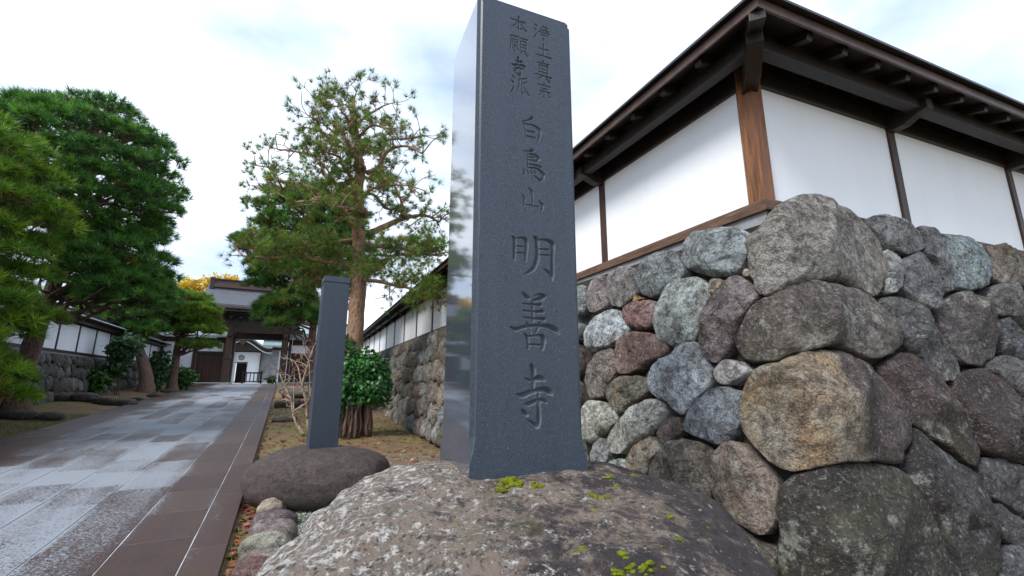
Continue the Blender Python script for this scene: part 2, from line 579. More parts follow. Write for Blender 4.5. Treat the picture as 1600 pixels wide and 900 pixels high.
M['boulder2'] = m_boulder('smooth purple rock', (0.050, 0.036, 0.036), (0.24, 0.21, 0.18), 0.16, (0.11, 0.080, 0.068), 0.6, 0.8)

def m_paving():
    m, nt, b = mat_new('wet paving stone')
    t = NT(nt)
    p = t.pos()
    l = t.map(p, (1, 1, 1), (0, 0, -AP))            # x across the path, y along it
    r = t.rand()
    x = t.n("ShaderNodeSeparateXYZ")
    t.l(l, x.inputs[0])
    streak = t.noise(t.map(l, (1.0, 0.30, 1)), 1.5, 7, 0.62, 0.3)
    speck = t.noise(p, 48.0, 5, 0.82)
    speck2 = t.noise(p, 26.0, 6, 0.7)
    c = t.mix(t.ramp(r, [(0.0, 0.0), (1.0, 1.0)]), (0.040, 0.022, 0.023), (0.066, 0.038, 0.036))
    c = t.mix(t.ramp(t.noise(p, 5.0, 6, 0.65), [(0.35, 0.0), (0.7, 0.7)]), c, (0.066, 0.038, 0.018))
    # pale dry bloom: worn into the middle lanes, thin on the two edge courses
    lane = t.ramp(t.math('MULTIPLY', t.math('ADD', x.outputs[0], 5.0), 0.2), [(0.06, 0.0), (0.26, 0.8), (0.50, 1.0), (0.74, 0.95), (0.79, 0.22), (1.0, 0.08)])
    bl = t.math('ADD', t.math('ADD', t.math('MULTIPLY', lane, 0.48), t.math('MULTIPLY', streak, 0.72)), t.math('ADD', t.math('MULTIPLY', speck2, 0.30), t.math('MULTIPLY', t.math('SUBTRACT', r, 0.5), 0.26)))
    fr = t.math('FRACT', t.math('MULTIPLY', t.math('ADD', x.outputs[0], 4.597), 1.0 / 0.571))
    jd = t.math('ABSOLUTE', t.math('SUBTRACT', fr, 0.5))               # 0.5 at a lengthwise joint
    lime = t.math('MULTIPLY', t.ramp(jd, [(0.38, 0.0), (0.5, 1.0)]), t.ramp(streak, [(0.40, 0.0), (0.60, 0.34)]))
    lime = t.math('MULTIPLY', lime, lane)
    bl = t.math('ADD', bl, lime)                                        # lime washed out of the joints
    bloom = t.ramp(t.math('ADD', bl, t.math('MULTIPLY', t.math('SUBTRACT', speck, 0.5), 1.7)), [(0.86, 0.0), (1.18, 0.95)])
    c = t.mix(bloom, c, (0.24, 0.265, 0.30))
    t.l(c, b.inputs['Base Color'])
    t.l(t.ramp(t.math('ADD', t.math('MULTIPLY', bloom, 0.5), t.math('MULTIPLY', speck2, 0.5)), [(0.15, 0.42), (0.7, 0.75)]), b.inputs['Roughness'])
    b.inputs['Specular IOR Level'].default_value = 0.5
    t.l(t.bump(t.math('ADD', speck, t.math('MULTIPLY', speck2, 0.7)), 0.6, 0.010), b.inputs['Normal'])
    return m
M['paving'] = m_paving()
M['mortar'] = m_plain('pale joint mortar', (0.42, 0.42, 0.43), 0.9, 0.55, 2.5, 0.3, 50)

def m_ground():
    m, nt, b = mat_new('garden earth')
    t = NT(nt)
    p = t.pos()
    big = t.noise(p, 0.55, 6, 0.6)
    mid = t.noise(p, 3.2, 8, 0.7)
    fin = t.noise(p, 40.0, 5, 0.75)
    c = t.mix(t.ramp(fin, [(0.3, 0.0), (0.7, 1.0)]), (0.095, 0.055, 0.028), (0.27, 0.165, 0.088))
    c = t.mix(t.ramp(mid, [(0.36, 0.55), (0.55, 0.0)]), c, (0.10, 0.055, 0.026))
    mo = t.ramp(t.math('ADD', t.math('MULTIPLY', big, 0.5), t.math('MULTIPLY', mid, 0.55)), [(0.505, 0.0), (0.60, 0.9)])
    c = t.mix(mo, c, t.mix(fin, (0.07, 0.08, 0.012), (0.22, 0.23, 0.05)))
    pe = t.ramp(t.voro(p, 60.0), [(0.14, 0.65), (0.24, 0.0)])
    c = t.mix(t.math('MULTIPLY', pe, t.ramp(mid, [(0.45, 0.0), (0.6, 1.0)])), c, (0.42, 0.43, 0.40))
    t.l(c, b.inputs['Base Color'])
    b.inputs['Roughness'].default_value = 0.95
    t.l(t.bump(t.math('ADD', fin, mid), 0.8, 0.03), b.inputs['Normal'])
    return m
M['earth'] = m_ground()
M['gravel'] = m_leaf('green gravel', 0.8, 0.0)

# ================================================================== SETTING: ground and path
def soil(n, q):
    n = np.asarray(n, float); q = np.asarray(q, float)
    z = SLOPE * np.clip(q, -4, 37) - 0.05
    b = fbm(np.stack([n * 0.9, q * 0.9, 0 * n], -1), 4, 3) * 0.03
    off = np.maximum(np.maximum(n + 0.25, -4.95 - n), 0)          # distance beyond the paving
    edge = np.clip(off / 0.5, 0, 1)
    far = np.clip((37 - q) / 5, 0, 1)
    up = np.where(n < -5, np.clip((-5.2 - n) / 1.2, 0, 1) * 0.14, 0)
    return z + (b * edge - 0.02 * (1 - edge)) * far + up * far
def ground_z(x, y):
    n = x * NP[0] + y * NP[1]; q = x * DP[0] + y * DP[1]
    return float(soil(n, q))
qs = np.unique(np.round(np.concatenate([[-400, -120, -40, -10, -4], np.arange(-3, 2, 0.5), np.arange(2, 16, 0.14), np.arange(16, 37.1, 0.35), [37, 40, 60, 120, 300, 900]]), 3))
ns = np.unique(np.round(np.concatenate([[-900, -300, -100, -40, -20, -12], np.arange(-9, -5, 0.4), [-4.95, -2.6, -0.32], np.arange(-0.25, 5, 0.14), np.arange(5, 9, 0.5), [12, 25, 60, 200, 900]]), 3))
NN, QQ = np.meshgrid(ns, qs)
ZZ = soil(NN, QQ)
gv = np.stack([NP[0] * NN + DP[0] * QQ, NP[1] * NN + DP[1] * QQ, ZZ], -1).reshape(-1, 3)
w_, h_ = len(ns), len(qs)
ii = (np.arange(h_ - 1)[:, None] * w_ + np.arange(w_ - 1)[None, :]).ravel()
ground = mk('ground', gv, np.stack([ii, ii + 1, ii + 1 + w_, ii + w_], -1), M['earth'], smooth=True, origin=(0, 0, 0))
tag(ground, 'bare brown garden earth with green moss patches beside the path', 'ground', kind='structure')

# path: a mortar bed with separate slabs
PR, PL = -0.30, -4.90
courses = [(-0.30, -0.60, 0.90)] + [(-0.60 - 0.571 * i, -0.60 - 0.571 * (i + 1), 0.90) for i in range(7)] + [(-4.597, -4.90, 0.90)]
def strip(n0, n1, q0, q1, dz, th=0.06):
    mb = MB()
    a = [nq(n0, q0, dz), nq(n1, q0, dz), nq(n1, q1, dz), nq(n0, q1, dz)]
    lo = [p - np.array([0, 0, th]) for p in a]
    mb.hexa(lo + a)
    return mb
bed = strip(PL + 0.006, PR - 0.006, -3.9, 36.9, -0.007, 0.08).build('path', M['mortar'])
tag(bed, 'long paved approach path of wet brown slabs leading to the gate', 'path', kind='structure')
plaza = strip(-9.0, 3.2, 37.0, 47.0, -0.006, 0.05).build('courtyard', M['mortar'])
tag(plaza, 'pale paved courtyard behind the gate', 'courtyard', kind='structure')
def slab_mesh(wd, ln):
    bm = bmesh.new()
    bmesh.ops.create_cube(bm, size=1.0)
    bmesh.ops.scale(bm, vec=(wd, ln, 0.055), verts=bm.verts)
    top = [e for e in bm.edges if all(v.co.z > 0 for v in e.verts)]
    bmesh.ops.bevel(bm, geom=top, offset=0.004, segments=1, affect='EDGES')
    me = bpy.data.meshes.new('paving_slab')
    bm.to_mesh(me); bm.free()
    me.materials.append(M['paving'])
    return me
slab_cache = {}
far_mb = MB()
n_slab = 0
for ci, (na, nb, ln) in enumerate(courses):
    wd = na - nb - 0.009
    q = -3.85 + (0.9 * ((ci * 0.37) % 1.0)) if ci not in (0, 8) else -3.85
    if ci in (0, 8):
        ln = 1.8
    k = 0
    while q < 36.6:
        L = min(ln, 36.9 - q)
        if L < 0.2: break
        nc, qc = (na + nb) / 2, q + L / 2
        if q > 2.2 and q < (25 if 0 < ci < 8 else 30):
            key = (round(wd, 3), round(L, 3))
            if key not in slab_cache:
                slab_cache[key] = slab_mesh(wd, L - 0.009)
            o = bpy.data.objects.new('paving_slab', slab_cache[key])
            COL.objects.link(o)
            o.parent = bed
            c = nq(nc, qc, -0.0275 + random.uniform(-0.0018, 0.0018))
            o.location = (c - WL[bed]).tolist()
            o.rotation_euler = (math.atan(SLOPE) + random.uniform(-0.0015, 0.0015), random.uniform(-0.002, 0.002), AP)
            n_slab += 1
        else:
            s_ = strip(nb + 0.0045, na - 0.0045, q + 0.0045, q + L - 0.0045, 0.0, 0.05)
            far_mb.add(s_.v, s_.f)
        q += L
fs = far_mb.build('paving_slab_field', M['paving'], bed)
tag(fs, kind='stuff')
print('slabs', n_slab)

# ================================================================== RIGHT-HAND WALL: frames
AL, BR = R(24.5), R(21.5)
C0 = px(1193, 318, 3.1)                                   # corner of the timber sill
SILL_T = C0[2] + 0.005
C2 = C0[:2]
DL = np.array([-math.sin(AL), math.cos(AL)]); NL = np.array([-math.cos(AL), -math.sin(AL)])
DR = np.array([math.cos(BR), math.sin(BR)]); NR = np.array([math.sin(BR), -math.cos(BR)])
MV = (NL + NR) / (1 + NL @ NR)                            # mitre direction at the corner
def wallp(side, s, w, z):                                 # mitred at s = 0
    d = DL if side == 'L' else DR
    p = C2 + w * MV + s * d
    return np.array([p[0], p[1], z])
def wallq(side, s, w, z):                                 # square to the wall
    d, n = (DL, NL) if side == 'L' else (DR, NR)
    p = C2 + w * n + s * d
    return np.array([p[0], p[1], z])
W0, BAT = 0.13, 0.14                                      # face of the stone base: offset at sill, batter
def face_w(z):
    return W0 + BAT * (SILL_T - z)
def unfold_to_world(s, z, depth=0.0, rr=0.16):
    s = np.asarray(s, float); z = np.asarray(z, float); depth = np.asarray(depth, float)
    w = face_w(z)
    a = np.abs(s)
    d = np.where((s < 0)[..., None], DL, DR)
    P = C2 + w[..., None] * MV + a[..., None] * d
    k = np.clip(a / rr, 0, 1)
    k = k * k * (3 - 2 * k)
    n_side = np.where((s < 0)[..., None], NL, NR)
    mid = (NL + NR) / np.linalg.norm(NL + NR)
    N = n_side * k[..., None] + mid * (1 - k)[..., None]
    N = N / np.linalg.norm(N, axis=-1)[..., None]
    P = P - mid * ((1 - k) * rr * 0.30)[..., None]        # round the corner off
    P = P + N * depth[..., None]
    return np.concatenate([P, (z + depth * BAT)[..., None]], -1)
def px_to_wall(u, v):
    r = ray(u, v)
    best = None
    for sg, d, n in ((-1, DL, NL), (1, DR, NR)):
        # (t r - C2).n = W0 + BAT (SILL_T - CAM_Z - t rz)
        den = r[:2] @ n + BAT * r[2]
        t = (C2 @ n + W0 + BAT * (SILL_T - CAM_Z)) / den
        if best is None or t > best[0]:
            z = CAM_Z + t * r[2]
            cc = C2 + face_w(z) * MV
            best = (t, sg * ((t * r[:2] - cc) @ d), z)
    return best[1], best[2]

def chaikin(p, k=2):
    p = np.asarray(p, float)
    for _ in range(k):
        q = np.roll(p, -1, 0)
        p = np.stack([p * 0.75 + q * 0.25, p * 0.25 + q * 0.75], 1).reshape(-1, 2)
    return p
def resample(p, m):
    p = np.vstack([p, p[:1]])
    L = np.concatenate([[0], np.cumsum(np.linalg.norm(np.diff(p, axis=0), axis=1))])
    t = np.linspace(0, L[-1], m, endpoint=False)
    return np.stack([np.interp(t, L, p[:, 0]), np.interp(t, L, p[:, 1])], -1)
def stone_arr(poly, to_world, bulge=0.26, seg=44, rings=12, rough=0.018, inset=0.008, back=0.16, seed=0, flat=2.6, tw=None, ck=2, grow=1.0):
    o = resample(chaikin(poly, ck), seg)
    c = o.mean(0)
    o = c + (o - c) * grow
    area = 0.5 * abs(np.sum(o[:, 0] * np.roll(o[:, 1], -1) - o[:, 1] * np.roll(o[:, 0], -1)))
    sz = math.sqrt(area)
    B = bulge * sz
    rr = np.sin(np.linspace(0, 1, rings + 1)[1:] * np.pi / 2)
    sv, dv = [c[None]], [np.array([B])]
    for r in rr:
        k = 1 - inset / sz * r
        sv.append(c + (o - c) * r * k)
        dv.append(np.full(seg, B * max(1 - r ** flat, 0) ** 0.55))
    for r, d in ((0.97, -back * 0.45), (0.80, -back)):
        sv.append(c + (o - c) * r)
        dv.append(np.full(seg, d))
    S = np.vstack(sv); D = np.concatenate(dv)
    q3 = np.stack([S[:, 0], S[:, 1], np.full(len(S), seed * 3.7)], -1)
    nz = fbm(q3 * (1.1 / sz) * 1.6, 3, seed) * 0.075 * sz + fbm(q3 * 11, 5, seed + 9) * rough - np.maximum(0, 0.18 - np.abs(fbm(q3 * 4.5 + 3, 3, seed + 5))) * rough * 3.5
    fall = np.ones(len(S)); fall[-2 * seg:] = 0.2
    D = D + nz * fall
    # chipped plane facets
    g = np.random.default_rng(seed + 101)
    for _ in range(5):
        a = g.uniform(0, 2 * np.pi)
        dirv = np.array([math.cos(a), math.sin(a)])
        lim = B * g.uniform(0.72, 0.98) - np.maximum((S - c) @ dirv - g.uniform(0.0, 0.2) * sz, -1) * g.uniform(0.2, 0.6)
        lim = np.maximum(lim, 0.35 * D)
        D = np.where(np.arange(len(S)) < len(S) - 2 * seg, np.where(D > lim, D * 0.12 + lim * 0.88, D), D)
    jit = fbm(q3 * 9 + 5, 3, seed + 31)[:, None] * 0.012 * (S - c) / sz * 2
    S = S + jit
    V = to_world(S[:, 0], S[:, 1], D)
    F = []
    for j in range(seg):
        F.append((0, 1 + j, 1 + (j + 1) % seg))
    for i in range(len(sv) - 2):
        a0 = 1 + i * seg; b0 = a0 + seg
        for j in range(seg):
            k = (j + 1) % seg
            F.append((a0 + j, b0 + j, b0 + k, a0 + k))
    last = 1 + (len(sv) - 2) * seg
    F.append(tuple(last + j for j in range(seg)))
    return V, F
def poly_area(p):
    p = np.asarray(p); return 0.5 * np.sum(p[:, 0] * np.roll(p[:, 1], -1) - p[:, 1] * np.roll(p[:, 0], -1))
def orient(p, ccw=True):
    p = np.asarray(p, float)
    return p if (poly_area(p) > 0) == ccw else p[::-1]
def in_poly(pt, poly):
    x, y = pt; c = False; n = len(poly)
    for i in range(n):
        x1, y1 = poly[i]; x2, y2 = poly[(i + 1) % n]
        if (y1 > y) != (y2 > y) and x < (x2 - x1) * (y - y1) / (y2 - y1) + x1: c = not c
    return c
def clip_half(poly, m, n):             # keep side where (p-m).n <= 0
    out = []
    for i in range(len(poly)):
        a, b = poly[i], poly[(i + 1) % len(poly)]
        da, db = (a - m) @ n, (b - m) @ n
        if da <= 0: out.append(a)
        if da * db < 0: out.append(a + (b - a) * da / (da - db))
    return out
def voronoi_cells(seeds, blockers, bounds, stretch=1.0):
    s0, s1, z0, z1 = bounds
    allp = np.vstack([seeds, blockers]) if len(blockers) else np.asarray(seeds)
    sc = np.array([1.0, stretch])
    cells = []
    for i, p in enumerate(seeds):
        d = np.linalg.norm((allp - p) * sc, axis=1)
        ns_ = len(seeds)
        idx = np.concatenate([np.argsort(d[:ns_])[1:26], ns_ + np.argsort(d[ns_:])[:60]]).astype(int)
        poly = [p + 0.48 * np.array([math.cos(t), math.sin(t)]) for t in np.linspace(0, 2 * np.pi, 12, endpoint=False)]
        for m, n in ((np.array([s0, 0]), np.array([-1.0, 0])), (np.array([s1, 0]), np.array([1.0, 0])), (np.array([0, z0]), np.array([0, -1.0])), (np.array([0, z1]), np.array([0, 1.0]))):
            poly = clip_half(poly, m, n)
        for j in idx:
            m = (allp[j] + p) / 2
            n = (allp[j] - p) * sc * sc
            poly = clip_half(poly, m, n)
            if len(poly) < 3: break
        if len(poly) >= 3:
            cells.append(np.array(poly))
    return cells

# ------------------------------------------------------------------ traced stones of the near corner
def T(sc, ox, oy, pts):
    return [(ox + x / sc, oy + y / sc) for x, y in pts]
ZA = lambda *p: T(3.0, 880, 200, p)
ZB = lambda *p: T(3.462, 900, 420, p)
ZD = lambda *p: T(3.0, 900, 600, p)
Z6 = lambda *p: T(3.0, 1200, 600, p)
Z7 = lambda *p: T(2.572, 1140, 290, p)
FX = lambda *p: list(p)
GB = (0.23, 0.26, 0.27); GP = (0.36, 0.39, 0.39); PU = (0.17, 0.13, 0.13); RD = (0.28, 0.16, 0.15)
TN = (0.36, 0.30, 0.23); OL = (0.20, 0.18, 0.13); GR = (0.29, 0.28, 0.26); DK = (0.13, 0.115, 0.105); BL = (0.21, 0.24, 0.28)
stones = [
 (ZA((540,575),(560,530),(620,490),(700,468),(790,465),(850,480),(872,510),(862,560),(850,640),(800,680),(740,700),(650,690),(580,660),(545,615)), GB),
 (ZA((335,700),(345,650),(400,610),(470,575),(530,570),(545,620),(580,665),(560,700),(490,740),(450,790),(400,800),(355,770)), GB),
 (ZA((200,720),(215,675),(270,645),(320,645),(340,680),(335,720),(350,770),(320,800),(270,840),(225,835),(200,780)), (0.27,0.26,0.25)),
 (ZA((115,760),(130,710),(180,688),(200,700),(200,780),(215,830),(170,860),(125,870),(110,820)), (0.27,0.235,0.235)),
 (ZA((40,740),(105,730),(115,780),(108,860),(60,885),(30,820)), GB),
 (Z7((65,235),(75,190),(120,130),(190,80),(250,45),(300,40),(350,48),(420,75),(490,110),(540,145),(580,190),(610,240),(632,320),(628,390),(595,452),(540,425),(470,390),(400,378),(330,380),(250,400),(190,425),(130,448),(95,400),(75,330)), (0.31,0.29,0.265)),
 (ZA((835,680),(850,655),(870,660),(875,690),(860,705),(840,700)), TN),
 (ZA((680,745),(690,710),(730,702),(760,715),(735,745),(700,778),(685,770)), TN),
 (ZA((320,820),(335,780),(375,795),(350,810)), (0.35,0.20,0.06)),
 (ZB((418,250),(430,190),(470,120),(530,70),(610,35),(670,40),(715,85),(725,135),(700,190),(680,260),(670,340),(640,390),(590,410),(545,437),(490,410),(440,350),(420,300)), (0.40,0.43,0.41)),
 (ZB((668,330),(680,260),(710,180),(760,110),(820,50),(860,28),(920,50),(960,110),(985,150),(940,200),(890,270),(860,350),(845,420),(800,490),(760,525),(710,500),(685,440),(667,380)), (0.19,0.155,0.155)),
 (ZB((243,225),(275,185),(340,170),(440,170),(430,240),(420,330),(330,332),(285,310),(250,265)), RD),
 (ZB((47,380),(50,330),(90,270),(150,230),(215,215),(245,235),(260,290),(300,325),(270,360),(210,400),(140,430),(90,455),(50,430)), (0.36,0.40,0.42)),
 (ZB((203,440),(215,395),(250,350),(330,338),(430,342),(480,390),(510,430),(470,475),(400,500),(350,540),(280,565),(230,570),(207,510)), (0.27,0.175,0.15)),
 (ZB((55,600),(60,540),(90,480),(150,435),(195,425),(205,470),(215,550),(200,600),(165,640),(160,690),(110,705),(60,700)), (0.24,0.205,0.185)),
 (ZB((165,650),(180,610),(240,575),(320,575),(380,590),(405,650),(370,690),(300,730),(250,790),(215,780),(175,720)), OL),
 (ZB((383,580),(400,530),(460,490),(540,450),(600,400),(650,385),(680,420),(690,480),(735,545),(730,620),(670,690),(620,730),(590,795),(550,770),(480,720),(410,680),(388,630)), (0.40,0.43,0.46)),
 (ZB((740,560),(770,520),(810,487),(870,490),(930,540),(915,575),(860,620),(800,637),(755,610)), (0.33,0.31,0.31)),
 (ZD((500,190),(520,140),(580,60),(640,20),(700,10),(775,20),(780,70),(775,140),(750,240),(700,290),(640,295),(590,250),(530,240),(505,220)), (0.22,0.245,0.28)),
 (Z7((10,640),(30,560),(80,490),(150,440),(240,400),(340,380),(440,385),(520,420),(590,460),(640,510),(680,570),(700,630),(670,665),(600,695),(560,695),(480,655),(420,640),(340,655),(260,675),(180,708),(100,712),(40,700),(12,670)), (0.21,0.18,0.165)),
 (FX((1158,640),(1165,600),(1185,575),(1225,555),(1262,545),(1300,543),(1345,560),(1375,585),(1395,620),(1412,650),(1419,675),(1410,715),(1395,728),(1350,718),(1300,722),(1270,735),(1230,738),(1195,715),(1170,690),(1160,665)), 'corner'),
 (Z6((45,480),(60,455),(130,430),(200,405),(290,390),(370,370),(450,355),(520,370),(590,390),(630,430),(680,500),(740,600),(790,680),(840,770),(890,860),(930,960),(800,1050),(400,1080),(50,1000),(45,700),(50,560)), (0.085,0.078,0.062)),
 (Z7((545,128),(600,113),(660,130),(720,160),(760,190),(790,250),(740,270),(690,278),(640,250),(600,215),(570,165)), (0.21,0.215,0.22)),
 (Z7((745,165),(800,165),(825,200),(850,260),(880,330),(915,405),(890,440),(868,435),(862,370),(830,310),(785,270),(780,220)), (0.18,0.185,0.195)),
 (Z7((622,265),(645,252),(680,280),(693,330),(695,400),(675,430),(640,428),(625,400),(633,330)), (0.36,0.38,0.39)),
 (Z7((688,300),(730,275),(770,265),(800,300),(840,340),(862,390),(865,450),(840,500),(810,518),(770,490),(720,440),(695,420),(697,350)), (0.18,0.19,0.205)),
 (Z7((830,190),(890,183),(940,195),(1000,225),(1035,270),(1055,330),(1060,370),(1030,400),(980,425),(925,415),(905,370),(870,300),(840,240)), (0.28,0.34,0.36)),
 (Z7((1020,240),(1060,235),(1120,245),(1170,265),(1200,290),(1200,400),(1165,410),(1110,390),(1060,385),(1055,320),(1040,270)), (0.22,0.19,0.155)),
 (Z7((598,455),(650,435),(700,438),(760,490),(820,550),(860,610),(900,670),(925,730),(915,775),(880,795),(840,770),(790,720),(740,660),(700,600),(650,520)), (0.14,0.14,0.145)),
 (Z7((825,520),(860,470),(910,425),(960,428),(1020,455),(1060,500),(1072,570),(1070,640),(1060,700),(1020,725),(950,720),(910,670),(870,600)), (0.19,0.165,0.165)),
 (Z7((1020,430),(1060,400),(1120,388),(1160,400),(1183,430),(1230,520),(1200,570),(1160,560),(1120,530),(1075,525),(1060,480)), (0.17,0.165,0.165)),
 (Z7((1078,560),(1085,535),(1130,530),(1183,590),(1220,640),(1220,720),(1180,720),(1120,690),(1080,650)), (0.13,0.14,0.155)),
 (FX((1378,574),(1393,558),(1412,550),(1428,554),(1447,570),(1470,593),(1490,613),(1508,640),(1522,675),(1535,710),(1530,728),(1515,728),(1490,705),(1460,685),(1437,670),(1420,660),(1405,625),(1392,595)), (0.115,0.082,0.078)),
 (FX((1488,597),(1502,582),(1525,574),(1552,578),(1572,597),(1591,620),(1620,650),(1640,700),(1620,735),(1590,725),(1560,715),(1537,706),(1525,675),(1510,640)), (0.10,0.075,0.07)),
 (FX((1540,576),(1552,558),(1568,556),(1587,562),(1610,580),(1650,620),(1650,650),(1622,645),(1595,622),(1570,595)), (0.18,0.175,0.18)),
 (Z6((660,215),(690,205),(750,250),(820,310),(900,370),(970,410),(1020,480),(1060,550),(1085,640),(1090,760),(1090,850),(1070,910),(1000,960),(930,930),(890,860),(820,730),(760,620),(690,510),(640,430),(640,380),(660,300)), (0.085,0.078,0.08)),
 (Z6((995,395),(1010,345),(1060,345),(1130,360),(1200,390),(1300,430),(1350,600),(1300,680),(1200,640),(1130,580),(1060,540),(1030,480)), (0.18,0.185,0.20)),
 (Z6((1050,540),(1130,590),(1200,650),(1300,700),(1300,820),(1200,790),(1120,740),(1090,700),(1085,640)), (0.16,0.155,0.165)),
 (Z6((1090,800),(1130,745),(1200,770),(1280,830),(1350,950),(1300,1050),(1150,1050),(1080,930)), (0.14,0.15,0.165)),
 (ZD((45,90),(60,75),(110,80),(170,110),(205,150),(180,190),(130,230),(90,270),(60,285),(20,250),(10,150)), (0.36,0.37,0.31)),
 (ZD((142,240),(165,210),(220,150),(290,95),(350,70),(410,85),(435,110),(430,170),(380,205),(330,250),(270,290),(220,325),(170,330),(150,290)), (0.36,0.36,0.32)),
 (ZD((65,300),(90,265),(125,252),(145,280),(160,320),(140,370),(100,393),(75,370)), (0.31,0.32,0.33)),
 (ZD((130,395),(150,365),(190,347),(238,345),(235,385),(232,420),(180,425),(140,410)), (0.32,0.35,0.31)),
 (ZD((232,370),(250,310),(290,260),(340,237),(375,245),(385,290),(405,310),(370,340),(345,380),(330,430),(280,440),(240,430)), (0.38,0.31,0.23)),
 (ZD((375,225),(400,190),(445,155),(485,140),(505,180),(500,230),(460,255),(420,285),(385,270)), (0.21,0.16,0.135)),
 (ZD((337,420),(350,360),(400,310),(450,270),(510,252),(570,265),(620,300),(645,330),(640,420),(640,500),(620,570),(590,590),(540,560),(480,520),(400,480),(350,450)), (0.20,0.17,0.135)),
 (ZD((645,340),(670,300),(710,272),(760,265),(800,290),(840,340),(890,400),(930,440),(942,500),(940,600),(920,680),(880,715),(840,720),(790,670),(720,620),(670,570),(645,510),(640,430)), (0.25,0.20,0.165)),
 (ZD((600,600),(640,590),(700,620),(760,660),(820,720),(880,750),(940,780),(950,860),(950,950),(850,1000),(700,900),(620,760),(580,680)), (0.14,0.125,0.10)),
]
base_loc = wallp('L', 0, face_w(0.0), 0.05)
swall = thing('stone_retaining_wall', 'rough wall of fitted round boulders with big corner stones under the white plaster wall', 'stone wall', base_loc)
tow = unfold_to_world
block = []
tri_polys = []
for i, (pp, colr) in enumerate(stones):
    poly = orient(np.array([px_to_wall(u, v) for u, v in pp]))
    tri_polys.append(poly)
    area = abs(poly_area(poly))
    big = area > 0.06
    sg = 64 if big else 40
    V, F = stone_arr(poly, tow, bulge=0.20 if area < 0.25 else 0.14, seg=sg, rings=16 if big else 10, rough=0.030, inset=0.006, back=0.22, seed=i, flat=4.0 if area < 0.25 else 5.0, ck=1 if len(pp) < 9 else 2, grow=1.01)
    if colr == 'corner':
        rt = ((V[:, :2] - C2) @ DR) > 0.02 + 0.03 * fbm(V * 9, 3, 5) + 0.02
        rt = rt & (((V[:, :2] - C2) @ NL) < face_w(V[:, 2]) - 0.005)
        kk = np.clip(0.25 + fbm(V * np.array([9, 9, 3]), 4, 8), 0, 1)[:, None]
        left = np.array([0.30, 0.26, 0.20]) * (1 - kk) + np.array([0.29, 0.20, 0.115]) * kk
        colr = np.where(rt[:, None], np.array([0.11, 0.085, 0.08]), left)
    else:
        colr = np.array(colr)
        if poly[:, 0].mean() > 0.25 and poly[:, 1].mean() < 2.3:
            colr = colr * 0.62                            # darker tone for stones low on the far side of the corner
        elif colr.mean() > 0.33:
            colr = colr * 1.22
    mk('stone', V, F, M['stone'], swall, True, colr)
    o = resample(poly, 28); c = o.mean(0)
    block.append(c + (o - c) * 0.80); block.append(c + (o - c) * 0.45)
block = np.vstack(block)
# stones not seen clearly: the hidden run behind the pillar, the far run and the foot of the wall
def wall_foot(s):
    p = C2 + face_w(0.3) * MV + abs(s) * (DL if s < 0 else DR)
    return ground_z(p[0], p[1]) if s < 0 else max(ground_z(p[0], p[1]), -0.2)
g2 = np.random.default_rng(21)
def fill_stones(s0, s1, step, parent, mat, as_objects=True, tones=None, topz=None, towf=tow, foot=wall_foot, blockers=block, keep=None, stretch=1.0, sd=300):
    seeds = []
    rows = int((topz - foot(s0) + 0.15) / (step * 0.92)) + 1
    k = 0
    for r in range(rows):
        s = s0 + (step * 0.5 if r % 2 else 0)
        while s < s1:
            p = np.array([s + g2.uniform(-0.26, 0.26) * step, topz - 0.30 * step - r * step * 0.92 + g2.uniform(-0.24, 0.24) * step])
            if p[1] > foot(s) - 0.1 and not any(in_poly(p, q) for q in tri_polys if len(blockers)) and (len(blockers) == 0 or np.min(np.linalg.norm(blockers - p, axis=1)) > 0.11):
                seeds.append(p)
            s += step * g2.uniform(0.85, 1.2)
    seeds = np.array(seeds)
    cells = voronoi_cells(seeds, blockers if len(blockers) else np.zeros((0, 2)), (s0 - 0.3, s1 + 0.3, foot(s0) - 0.4, topz + 0.03), stretch)
    mb = MB(); mcol = []
    n = 0
    for i, c in enumerate(cells):
        c = orient(c)
        a = abs(poly_area(c))
        if a < 0.008: continue
        ce = c.mean(0)
        if keep is not None and not keep(ce): continue
        if towf(ce[:1], ce[1:], np.zeros(1))[0][2] < -0.6: continue
        V, F = stone_arr(c, towf, bulge=0.26, seg=16, rings=5, rough=0.012, inset=0.02, back=0.15, seed=sd + i, flat=2.4, ck=1)
        cc = np.array(tones[g2.integers(len(tones))]) * g2.uniform(0.55, 1.0)
        if as_objects:
            mk('stone', V, F, mat, parent, True, cc)
            n += 1
        else:
            mb.add(V, F); mcol += [cc] * len(V)
    if not as_objects and mb.v:
        o = mb.build('stone_field', mat, parent, True, col=np.array(mcol))
        tag(o, kind='stuff')
    return n
tones = [GB, GR, PU, OL, (0.25, 0.21, 0.16), (0.22, 0.2, 0.16), (0.28, 0.28, 0.27), (0.2, 0.15, 0.13)]
TOPZ = SILL_T - 0.10
n_a = fill_stones(-20.0, 0.0, 0.47, swall, M['stone_far'], True, tones, TOPZ, keep=lambda c: c[0] < -2.2 or c[1] < 1.1, stretch=0.85)
n_b = fill_stones(0.1, 6.5, 0.55, swall, M['stone'], True, [DK, PU, (0.16, 0.16, 0.17)], TOPZ, keep=lambda c: c[0] > 0.2, sd=900)
fill_stones(-33.5, -20.0, 0.5, swall, M['stone_far'], False, tones, TOPZ, blockers=np.zeros((0, 2)), sd=1500)
print('stones', len(stones), n_a, n_b)
